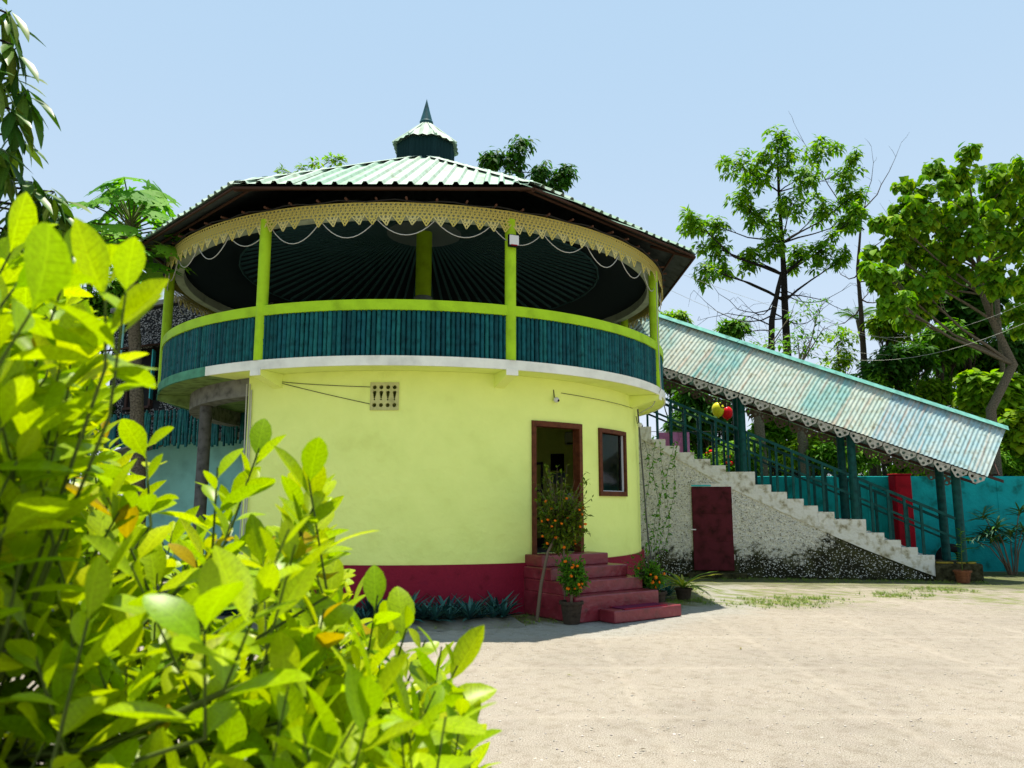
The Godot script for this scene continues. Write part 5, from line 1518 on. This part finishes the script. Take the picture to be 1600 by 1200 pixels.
	for q in [[10, 20, 3.2], [20, 70, 3.2], [-20, 110, 3.1], [25, 120, 3.3], [15, 170, 3.2], [40, 150, 3.3], [-15, 220, 3.2], [30, 215, 3.4], [10, 255, 3.3], [50, 285, 3.4], [85, 300, 3.5], [20, 320, 3.3], [60, 335, 3.5], [95, 330, 3.6], [40, 380, 3.6], [85, 385, 3.7], [15, 360, 3.3], [-30, 300, 3.2], [-40, 30, 3.1], [70, 420, 3.8]]:
		var tip := W(q[0], q[1], q[2]) - base
		var s: Vector3 = Vector3(0.5, 3.0, 0.02).lerp(Vector3(0.85, 4.3, 0), clampf((300.0 - q[1]) / 300.0, 0, 1))
		b = MB.new()
		var m1 := s.lerp(tip, 0.6) + Vector3(0, 0.08, rf(-.05, .05))
		b.tube([s, s.lerp(m1, 0.5) + Vector3(0, 0.05, 0), m1, tip], [0.022, 0.015, 0.009, 0.005], 5); part(t, "limb", b.mesh(), M.bark_dark)
		for k in 12:
			var a := TAU * k * 0.382
			var d := Vector3(cos(a), rf(-1.9, 0.0), sin(a))
			xf.append(leaf_xf(tip + Vector3(rf(-.02, .02), rf(-0.04, 0.03), rf(-.02, .02)), d, Vector3(d.x, 0.9, d.z + 0.3), rf(0.13, 0.23)))
			cols.append(pick([Color(0.05, 0.14, 0.018), Color(0.08, 0.19, 0.02), Color(0.035, 0.10, 0.02), Color(0.16, 0.24, 0.03)]))
	put_leaves(t, "foliage", LEAF.lance, M.leaf_near, xf, cols, 300, base)
	# areca palms
	for q in [[1576, 285, 24.0, 1578, "slim palm with feathery top behind the large leaved tree"], [1370, 500, 29.0, 1372, "small palm half hidden in the greenery beyond the tin canopy"]]:
		var c := W(q[0] - 30, q[1], q[2])
		base = W(q[3], 700, q[2]) * Vector3(1, 0, 1)
		t = thing("palm_tree", base, q[4], "palm", "palms behind the wall")
		b = MB.new()
		var pp := []
		for k in 16: pp.append((c - base) * Vector3(pow(k / 15.0, 3), k / 15.0, pow(k / 15.0, 3)))
		b.tube(pp, [0.075], 7); part(t, "trunk", b.mesh(), M.bark_pale)
		for k in 8:
			var a := TAU * k / 8.0 + 0.3; var h := c - base
			b = MB.new(); b.col = [Color(0.05, 0.13, 0.03), Color(0.08, 0.18, 0.03)][k % 2]
			var rib := []
			for i in 9:
				var f := i / 8.0
				rib.append(h + Vector3(cos(a) * f * 0.8, 1.0 * f - 0.7 * f * f, sin(a) * f * 0.8))
			b.tube(rib, [0.018, 0.015, 0.012, 0.01, 0.008, 0.006, 0.005, 0.004, 0.003], 4, false)
			for i in 26:
				var f := 0.12 + 0.86 * i / 26.0
				var p: Vector3 = rib[int(f * 8)].lerp(rib[mini(int(f * 8) + 1, 8)], f * 8 - int(f * 8))
				for s in [-1.0, 1.0]:
					var dd := Vector3(-sin(a) * s, -0.25, cos(a) * s) + Vector3(cos(a), 0.25, sin(a)) * 0.6
					var ee := p + dd.normalized() * 0.42 * (1.0 - 0.5 * f)
					b.tri(p, p + Vector3(cos(a), 0, sin(a)) * 0.045, ee, Vector3.UP)
			part(t, "frond", b.mesh(), M.leaf)
	# greenery beyond the stair and the wall
	for q in [
		[1400, 560, 24.0, 60, 45, dark, 0.24, "dense dark green tree above the lower end of the tin canopy", "simple"],
		[1475, 540, 24.5, 45, 40, mid, 0.24, "mid green tree between the tin canopy and the broad tree", "simple"],
		[1360, 610, 24.0, 45, 40, mid, 0.22, "low leafy tree right above the tin canopy ridge", "simple"],
		[1515, 480, 25.5, 45, 70, dark, 0.30, "dark leaved tree in the shade of the broad tree", "heart"],
		[1560, 610, 23.0, 55, 55, lite, 0.26, "bright leafy tree behind the end of the tin canopy", "heart"],
		[1600, 690, 22.0, 60, 45, yel, 0.24, "yellow green bush above the turquoise wall at the picture's edge", "heart"],
		[1450, 620, 25.0, 70, 50, lite, 0.22, "light green tree seen just over the tin canopy", "simple"],
		[1380, 660, 22.5, 60, 55, yel, 0.20, "yellow green bush seen under the canopy above the wall", "simple"],
		[1270, 690, 22.5, 55, 45, yel, 0.20, "leafy bush seen between the middle stair posts", "simple"],
		[1200, 670, 23.5, 50, 60, mid, 0.22, "green bush seen right of the upper stair posts", "simple"],
		[1100, 650, 23.0, 60, 60, dark, 0.26, "dark bush seen under the upper end of the canopy", "simple"],
		[1060, 590, 25.0, 40, 40, mid, 0.26, "green tree seen between the balcony and the canopy", "lance"],
		[1150, 720, 21.5, 45, 40, mid, 0.20, "low bush behind the upper stair railing", "simple"],
		[1330, 710, 21.8, 60, 35, mid, 0.18, "low hedge bush behind the turquoise wall by the middle post", "simple"],
		[1440, 720, 21.8, 60, 30, lite, 0.18, "low hedge bush behind the turquoise wall by the red pillar", "simple"],
		[1530, 725, 21.8, 60, 30, mid, 0.18, "low hedge bush behind the turquoise wall by the last post", "simple"],
		[1140, 520, 27.0, 34, 22, mid, 0.34, "feathery green treetop just above the canopy ridge", "lance"],
		[1052, 500, 26.0, 30, 12, lite, 0.22, "light green sprigs above the top of the canopy", "simple"],
		[1385, 500, 27.0, 45, 40, yel, 0.22, "thin yellow green tree behind the leafless tree", "simple"],
		[1430, 470, 26.0, 40, 45, lite, 0.24, "light green treetop left of the broad tree's trunk", "simple"],
		[1500, 560, 27.0, 60, 60, mid, 0.26, "green tree filling the gap under the broad tree", "simple"],
		[1590, 540, 26.0, 60, 70, dark, 0.26, "dark tree behind the crooked trunk of the broad tree", "simple"],
		[1310, 560, 28.0, 34, 60, yel, 0.20, "yellowish slender tree just right of the tall tree's stems", "simple"],
		[1420, 640, 28.0, 70, 60, mid, 0.24, "far green tree behind the canopy's lower half", "simple"],
		[1540, 670, 26.0, 60, 50, lite, 0.24, "far light green tree behind the canopy's end", "simple"],
		[1230, 740, 30.0, 110, 60, mid, 0.26, "far wide tree seen low between the stair posts", "simple"],
		[1080, 720, 30.0, 90, 70, dark, 0.26, "far dark tree seen low beyond the top steps", "simple"],
		[1370, 745, 30.0, 110, 50, mid, 0.26, "far hedge tree seen over the turquoise wall", "simple"],
		[20, 430, 24.0, 60, 70, mid, 0.24, "tall green tree far behind the near shrub", "simple"],
		[150, 385, 22.0, 60, 45, lite, 0.22, "sunlit green tree behind the papaya", "simple"],
		[90, 370, 25.0, 50, 45, mid, 0.24, "green tree behind the mango leaves", "simple"],
		[165, 480, 21.5, 60, 70, mid, 0.22, "leafy tree behind the papaya trunk", "simple"],
		[95, 520, 21.0, 60, 80, dark, 0.24, "dark tree left of the pebbled house", "simple"],
		[30, 560, 20.0, 60, 110, mid, 0.24, "green tree behind the near shrub at the picture's edge", "simple"],
		[130, 640, 20.0, 50, 60, dark, 0.20, "dark bush at the foot of the pebbled house", "simple"],
		[40, 720, 18.0, 90, 80, dark, 0.22, "dark bush behind the near shrub", "simple"]]:
		bush(q[7], "tree" if q[1] < 640 else "bush", "", "garden_tree" if q[1] < 640 else "garden_bush", q[0], q[1], q[2], q[3], q[4], 34 if q[3] > 35 else 7, {"seed": int(q[0]) + int(q[1]), "leaf": q[6] * 1.1, "droop": 0.45, "per": 8, "cols": q[5], "shape": q[8], "clumps": 13, "crad": 0.40, "bark": "bark", "category": "tree" if q[1] < 640 else "bush"})
	# red hibiscus dots on the bush behind the stair
	t = thing("hibiscus_bush", W(1075, 720, 20.6) * Vector3(1, 0, 1), "bush with red flowers behind the middle of the stair railing", "bush")
	rng.seed = 91
	var hc := W(1100, 735, 20.6) - t.position
	b = MB.new(); b.tube([Vector3(0.2, 0, 0), hc], [0.04, 0.02], 6); part(t, "stem", b.mesh(), M.bark)
	shrub_crown(t, hc, Vector3(0.8, 0.6, 0.5), 1600, 0.12, mid, Vector3(0.2, 0.8, 0), 10)
	put_ball_flowers(t, 9, hc, Vector3(0.8, 0.6, 0.5), M.flower_red, 0.07)
	for q in [[1190, 21.5, "pale tree trunk between the upper and middle stair posts"], [1257, 22.0, "grey tree trunk behind the middle of the stair"]]:
		base = W(q[0], 745, q[1]) * Vector3(1, 0, 1)
		cl = []
		for k in 5: cl.append([W(q[0] + rf(-50, 50), 500 + rf(-20, 60), q[1] + rf(-.5, .5)), 0.7, 6])
		tree("pale_trunk_tree", q[2], "", [base, base + Vector3(0.03, 2.5, 0), base + Vector3(0, 4.4, 0), base + Vector3(0.05, 5.6, 0)], [0.20, 0.16, 0.13, 0.06], cl, {"seed": int(q[0]), "leaf": 0.2, "droop": 0.4, "per": 6, "cols": mid, "bark": "bark_pale"})

# the near shrub: a mound of leafy shoots beside the photographer
func build_shrub() -> void:
	rng.seed = 105
	var base := Vector3(-1.25, 0, -1.75)
	var t := thing("leafy_shrub", base, "near bright lime green leafy shrub filling the lower left corner", "shrub")
	var hx := [-1.9, -1.25, -0.92, -0.80, -0.75, -0.70, -0.60, -0.52, -0.47, -0.43, -0.37, -0.33, -0.29, -0.25, -0.18, -0.12, -0.08, -0.04, 0.0]
	var hy := [2.2, 2.14, 2.11, 2.08, 2.0, 1.78, 1.64, 1.62, 1.70, 1.66, 1.71, 1.70, 1.60, 1.50, 1.43, 1.42, 1.32, 1.18, 0.95]
	var top := func(x: float) -> float:
		for i in hx.size() - 1:
			if x <= hx[i + 1]:
				return lerpf(hy[i], hy[i + 1], clampf((x - hx[i]) / (hx[i + 1] - hx[i]), 0, 1))
		return 0.0
	var cols := [Color(0.30, 0.50, 0.005), Color(0.42, 0.60, 0.005), Color(0.52, 0.66, 0.006), Color(0.64, 0.70, 0.008), Color(0.20, 0.40, 0.010), Color(0.36, 0.54, 0.006)]
	var xf := {"oval": [], "oval2": [], "oval3": []}
	var cc := {"oval": [], "oval2": [], "oval3": []}
	var stems := MB.new()
	var limbs := []
	for k in 9:
		limbs.append(Vector3(rf(-0.5, 0.9), rf(0.7, 1.5), rf(-0.4, 0.7)))
		var b := MB.new()
		b.tube([Vector3(rf(-.05, .05), 0, rf(-.05, .05)), limbs[k] * Vector3(0.35, 0.5, 0.35), limbs[k]], [0.020, 0.013, 0.007], 6)
		part(t, "limb", b.mesh(), M.bark)
	var shoots := []
	var tries := 0
	while shoots.size() < 660 and tries < 20000:
		tries += 1
		var z := -rf(0.85, 2.1)
		var k := 1.3 / -z
		var x := rf(-1.35, 0.02) / k
		var ht: float = 1.6 + (top.call(x * k) - 1.6) / k
		if ht < 0.5: continue
		var y := ht - 0.085 - absf(rng.randfn(0.0, 0.28))
		if y < 0.55 or (x * k > -0.62 and x * k < -0.36 and y > 1.36 and y < 1.62 and rng.randf() < 0.55): continue
		var p := Vector3(x, y, z)
		var ok := true
		for q in shoots:
			if q.distance_to(p) < 0.037: ok = false; break
		if ok: shoots.append(p)
	tries = 0
	while tries < 150:
		tries += 1
		var z := -rf(1.0, 2.0)
		var k := 1.3 / -z
		var x := rf(-1.35, -0.12) / k
		var ht: float = 1.6 + (top.call(x * k) - 1.6) / k
		var y := rf(0.75, ht - 0.2)
		if x * k > -0.62 and x * k < -0.36 and y > 1.36: continue
		shoots.append(Vector3(x, y, z))
	# a few leading shoots that stand clear of the mound, and low ones at the near side
	for q in [[405, 700, 1.5], [480, 735, 1.25], [500, 770, 1.3], [165, 400, 0.95], [120, 380, 1.05], [200, 430, 0.9], [90, 420, 0.85], [30, 370, 1.1], [110, 560, 1.3], [590, 930, 1.4], [690, 1010, 1.35], [640, 965, 1.4], [665, 1000, 1.5], [715, 1040, 1.3], [620, 930, 1.5], [735, 1120, 1.3], [680, 1080, 1.15], [725, 1090, 1.2], [560, 1120, 0.95], [640, 1150, 1.0], [225, 670, 1.4], [60, 400, 1.0], [340, 730, 1.4]]:
		shoots.append(W(q[0], q[1], q[2]))
	for p in shoots:
		var l := (p as Vector3) - base
		var best: Vector3 = limbs[0]
		for q in limbs:
			if q.distance_to(l) < best.distance_to(l): best = q
		var up := Vector3(rf(-.45, .45) + (l.x - 0.3) * 0.25, 1.0, rf(-.45, .45)).normalized()
		var s := l - up * rf(0.14, 0.22)
		stems.tube([best, best.lerp(s, 0.6) + Vector3(0, -0.03, 0), s, l], [0.004, 0.003, 0.0025, 0.0015], 4, false)
		var n := 6 + rng.randi() % 5
		var side := up.cross(rdir()).normalized()
		var tone: Color = pick(cols)
		for k in n:
			var a := k * 2.4 + rf(-.3, .3)
			var f := float(k) / n
			var d := (side * cos(a) + up.cross(side) * sin(a)) * lerpf(1.0, 0.45, f) + up * lerpf(0.25, 1.0, f) + Vector3(0, rf(-.1, .1), 0)
			var at := s.lerp(l, f)
			var sh: String = ["oval", "oval2", "oval3"][rng.randi() % 3]
			xf[sh].append(leaf_xf(at, d, up + Vector3(rf(-.3, .3), 0.1, rf(-.3, .3)), (0.052 + 0.072 * pow(rng.randf(), 1.3)) * lerpf(1.12, 0.85, f)))
			cc[sh].append(tone.lerp(pick(cols), 0.65) if rng.randf() > 0.02 else Color(0.5, 0.36, 0.01))
	meta(part(t, "twigs", stems.mesh(), M.twig_green), "", "", "", "stuff")
	for sh in xf:
		put_leaves(t, "foliage", LEAF[sh], M.leaf_shrub, xf[sh], cc[sh], 100, base)

# ------------------------------------------------------------------ ground
func build_ground() -> void:
	rng.seed = 131
	var nz := FastNoiseLite.new(); nz.seed = 12; nz.frequency = 0.35; nz.fractal_octaves = 5
	var nf := FastNoiseLite.new(); nf.seed = 13; nf.frequency = 3.0; nf.fractal_octaves = 4
	var xs := [-260.0, -120.0, -60.0, -35.0, -22.0]; var zs := [-320.0, -160.0, -80.0, -50.0, -36.0, -28.0]
	var k := -14.0
	while k < 16.01: xs.append(k); k += 0.15
	xs.append_array([20.0, 30.0, 50.0, 110.0, 260.0])
	k = -23.0
	while k < -3.5: zs.append(k); k += 0.13
	zs.append_array([-2.5, 0.0, 6.0, 20.0, 60.0, 140.0])
	var sand := Color(0.375, 0.342, 0.290)
	var colour := func(x: float, z: float) -> Color:
		var r := Vector2(x - AX.x, z - AX.z).length()
		var n := nz.get_noise_2d(x, z); var f := nf.get_noise_2d(x, z)
		var c := sand.lerp(Color(0.315, 0.288, 0.246), clampf(0.4 + 1.4 * n, 0, 1)).lerp(Color(0.425, 0.395, 0.34), clampf(0.25 + 0.5 * f, 0, 1))
		c = c.lerp(Color(0.37, 0.375, 0.35), 0.75 * (1.0 - smoothstep(6.2, 6.9, r + 0.5 * n + 0.25 * f)))       # grey chippings round the building, the roof shadow's grey mixed into their tint
		c = c.lerp(Color(0.17, 0.165, 0.07), 0.9 * (1.0 - smoothstep(5.25, 5.75, r + 0.6 * n + 0.5 * f)))       # earth and moss at the plinth
		# moss and grass by the stair
		var v := Vector2(x - 4.2, z + 17.9)
		var w := v.dot(Vector2(-sin(deg_to_rad(10.0)), cos(deg_to_rad(10.0)))); var s := v.dot(Vector2(cos(deg_to_rad(10.0)), sin(deg_to_rad(10.0))))
		if s > -2.5 and s < 8.0:
			c = c.lerp(Color(0.10, 0.12, 0.045), 0.85 * (1.0 - smoothstep(0.6, 2.0, w + 1.6 * n + 1.2 * f)))
			c = c.lerp(Color(0.17, 0.22, 0.05), 0.8 * smoothstep(0.08, 0.35, f + 0.5 * n) * (1.0 - smoothstep(3.6, 5.6, w)))
		for q in [[4.3, -13.2, 1.2], [5.1, -13.7, 1.0], [6.9, -14.3, 0.9], [3.1, -13.4, 0.8], [8.2, -15.2, 0.9]]:
			var dd = 1.0 - Vector2(x - q[0], (z - q[1]) * 1.2).length() / q[2]
			if dd > 0.0: c = c.lerp(Color(0.20, 0.24, 0.06), clampf(dd * 1.4, 0, 1) * smoothstep(-0.12, 0.25, f))
		if z < -19.5 or x < -7.5:
			c = c.lerp(Color(0.08, 0.10, 0.035), smoothstep(-0.3, 0.2, n))
		return c
	var b := MB.new()
	var ids := []
	for z in zs:
		var row := []
		for x in xs:
			var y := 0.0
			if absf(x) < 16 and z > -23 and z < -3: y = 0.004 * nf.get_noise_2d(x * 0.6, z * 0.6)
			b.col = colour.call(x, z)
			row.append(b.vert(Vector3(x, y - 0.006, z), Vector3.UP, Vector2(x, z)))
		ids.append(row)
	for i in zs.size() - 1:
		for j in xs.size() - 1:
			b.t3(ids[i][j], ids[i + 1][j], ids[i + 1][j + 1]); b.t3(ids[i][j], ids[i + 1][j + 1], ids[i][j + 1])
	meta(part(self, "ground", b.mesh(), M.ground), "", "", "", "structure")
	# planting bed along the plinth
	b = MB.new()
	var prev := []
	for i in 27:
		var th := -37.0 + 52.0 * i / 26.0
		var row := []
		for q in [[4.50, 0.10], [4.8, 0.09], [5.15, 0.06], [5.45, 0.025], [5.65, -0.012]]:
			b.col = Color(0.11, 0.105, 0.06).lerp(Color(0.27, 0.27, 0.24), clampf(0.5 + 1.6 * nf.get_noise_2d(th * 2.0, q[0] * 20.0) + (q[0] - 5.2) * 1.5, 0, 1))
			row.append(b.vert(AX + P(th, q[0] + 0.07 * nf.get_noise_2d(th, q[0] * 9.0), q[1] + 0.02 * nf.get_noise_2d(th * 0.5, q[0] * 7.0)), (Vector3.UP + dir_at(th) * 0.1).normalized()))
		if i > 0:
			for j in 4:
				b.t3(prev[j], row[j], row[j + 1]); b.t3(prev[j], row[j + 1], prev[j + 1])
		prev = row
	meta(part(self, "planting_bed", b.mesh(), M.ground), "", "", "", "structure")
	# loose stones
	var pb := MB.new(); pb.ball(Vector3.ZERO, Vector3(1, 0.6, 0.85), 3, 5)
	var xf := []; var cols := []
	for i in 7000:
		var z := -rf(4.4, 13.5); var x := rf(-0.28, 0.72) * -z
		var r := Vector2(x - AX.x, z - AX.z).length()
		if r < 5.5: continue
		var s := 0.004 + 0.010 * pow(rng.randf(), 3.0)
		if rng.randf() < 0.01: s *= 2.0
		xf.append(Transform3D(Basis(Vector3.UP, rf(0, 6)).scaled(Vector3(s, s * rf(0.3, 0.6), s * rf(0.7, 1.1))), Vector3(x, rf(-0.005, -0.002), z)))
		var w := rf(0.24, 0.50)
		cols.append(Color(w, w * rf(0.90, 0.97), w * rf(0.76, 0.9)))
	meta(multi(self, "gravel", pb.mesh(), M.gravel, xf, cols), "", "", "", "stuff")
	# grass tufts
	var gb := MB.new()
	for q in 7:
		var a := TAU * q / 7 + rf(-.3, .3)
		var d := Vector3(cos(a), 0, sin(a))
		gb.tri(d.cross(Vector3.UP) * 0.05, d.cross(Vector3.UP) * -0.05, d * rf(0.4, 0.9) + Vector3.UP * rf(0.6, 1.1), Vector3.UP)
	xf = []; cols = []
	for i in 110000:
		var x := rf(-2.5, 12.0); var z := -rf(9.8, 19.3)
		var v := Vector2(x - 4.2, z + 17.9)
		var w := v.dot(Vector2(-sin(deg_to_rad(10.0)), cos(deg_to_rad(10.0))))
		var r := Vector2(x - AX.x, z - AX.z).length()
		if r < 4.65 or (w < 0.06 and x > 2.5 and x < 9.8): continue
		var dens := 0.0
		for q in [[4.3, -13.2, 1.1], [5.1, -13.7, 0.9], [6.9, -14.3, 0.8], [3.1, -13.4, 0.7], [8.2, -15.2, 0.8]]:
			dens = maxf(dens, 1.0 - Vector2(x - q[0], (z - q[1]) * 1.2).length() / q[2])
		if w < 0.9 and w > 0.0 and x < 10: dens = maxf(dens, 0.5 * (1.0 - w))
		if r < 5.6: dens = maxf(dens, 0.25)
		if rng.randf() > dens * clampf(0.5 + 2.0 * nf.get_noise_2d(x * 0.7, z * 0.7), 0, 1): continue
		var s := rf(0.03, 0.075)
		xf.append(Transform3D(Basis(Vector3.UP, rf(0, 6)).scaled(Vector3(s, s * rf(0.5, 1.2), s)), Vector3(x, -0.004, z)))
		cols.append(pick([Color(0.10, 0.20, 0.02), Color(0.18, 0.28, 0.03), Color(0.22, 0.24, 0.06)]))
	meta(multi(self, "grass", gb.mesh(), M.leaf_dull, xf, cols), "", "", "", "stuff")
	# fallen leaves and scraps
	var i2 := 0
	for q in [[1158, 1013, 0.07, Color(0.16, 0.14, 0.02), "fallen olive leaf lying on the open sand"], [985, 1085, 0.05, Color(0.10, 0.06, 0.03), "small brown leaf in the middle foreground sand"], [1205, 1000, 0.05, Color(0.2, 0.22, 0.26), "pale scrap on the sand beyond the olive leaf"], [885, 1055, 0.06, Color(0.14, 0.15, 0.03), "greenish leaf on the sand before the potted marigold"], [745, 1140, 0.07, Color(0.18, 0.05, 0.03), "reddish twig leaf on the sand beside the near shrub"], [1080, 1096, 0.045, Color(0.22, 0.12, 0.07), "tan leaf scrap right of the small brown leaf"], [1010, 1172, 0.05, Color(0.09, 0.07, 0.04), "dark leaf at the bottom edge of the sand"], [1390, 1050, 0.05, Color(0.12, 0.1, 0.05), "brown leaf far out on the right of the sand"]]:
		var p := ground_at(q[0], q[1])
		var o := part(self, "fallen_leaf", tinted(LEAF.simple, q[3]), M.leaf_dull, leaf_xf(p + Vector3(0, 0.008, 0), Vector3(rf(-1, 1), 0.08, rf(-1, 1)), Vector3(0.1, 1, 0.1), q[2]))
		meta(o, q[4], "leaf", "fallen leaves on the sand")
		i2 += 1

func ground_at(x: float, y: float) -> Vector3:
	var d := W(x, y, 1.0) - EYE
	return EYE + d * (-EYE.y / d.y)

# ------------------------------------------------------------------ the scene
func _ready() -> void:
	# camera
	var cam := Camera3D.new()
	cam.name = "camera"
	cam.position = EYE
	cam.rotation.x = deg_to_rad(PITCH)
	cam.near = 0.05
	cam.far = 900.0
	add_child(cam)
	var lens := CameraAttributesPhysical.new()
	lens.frustum_focal_length = 24.0
	lens.frustum_focus_distance = 9.0
	lens.exposure_aperture = 5.2
	lens.frustum_far = 900.0
	cam.attributes = lens
	cam.fov = 53.13
	cam.current = true
	# sky and exposure
	var env := Environment.new()
	env.background_mode = Environment.BG_SKY
	var sky := ProceduralSkyMaterial.new()
	sky.sky_top_color = Color8(135, 159, 181)
	sky.sky_horizon_color = Color8(182, 186, 194)
	sky.sky_curve = 0.16
	sky.ground_bottom_color = Color8(120, 110, 90)
	sky.ground_horizon_color = Color8(200, 195, 180)
	sky.sun_angle_max = 1.0
	env.sky = Sky.new()
	env.sky.sky_material = sky
	env.tonemap_mode = Environment.TONE_MAPPER_LINEAR
	env.tonemap_exposure = 1.95
	env.sdfgi_enabled = true
	env.ssao_enabled = true
	env.ssil_enabled = true
	var we := WorldEnvironment.new()
	we.name = "environment"
	we.environment = env
	add_child(we)
	# sun: high, a little behind the pavilion
	var sun := DirectionalLight3D.new()
	sun.name = "sun"
	add_child(sun)
	sun.look_at_from_position(Vector3.ZERO, Vector3(-0.02, -6.2, 1.05), Vector3.FORWARD)
	sun.light_energy = 1.5
	sun.light_color = Color(1.0, 0.965, 0.90)
	sun.light_angular_distance = 0.6
	sun.shadow_enabled = true
	make_materials()
	make_leaves()
	build_ground()
	build_pavilion()
	build_stairs()
	build_boundary_wall()
	build_left_building()
	build_trees()
	build_small_things()
	build_creeper()
	build_wires()
	build_shrub()
	print("fov ", cam.fov)
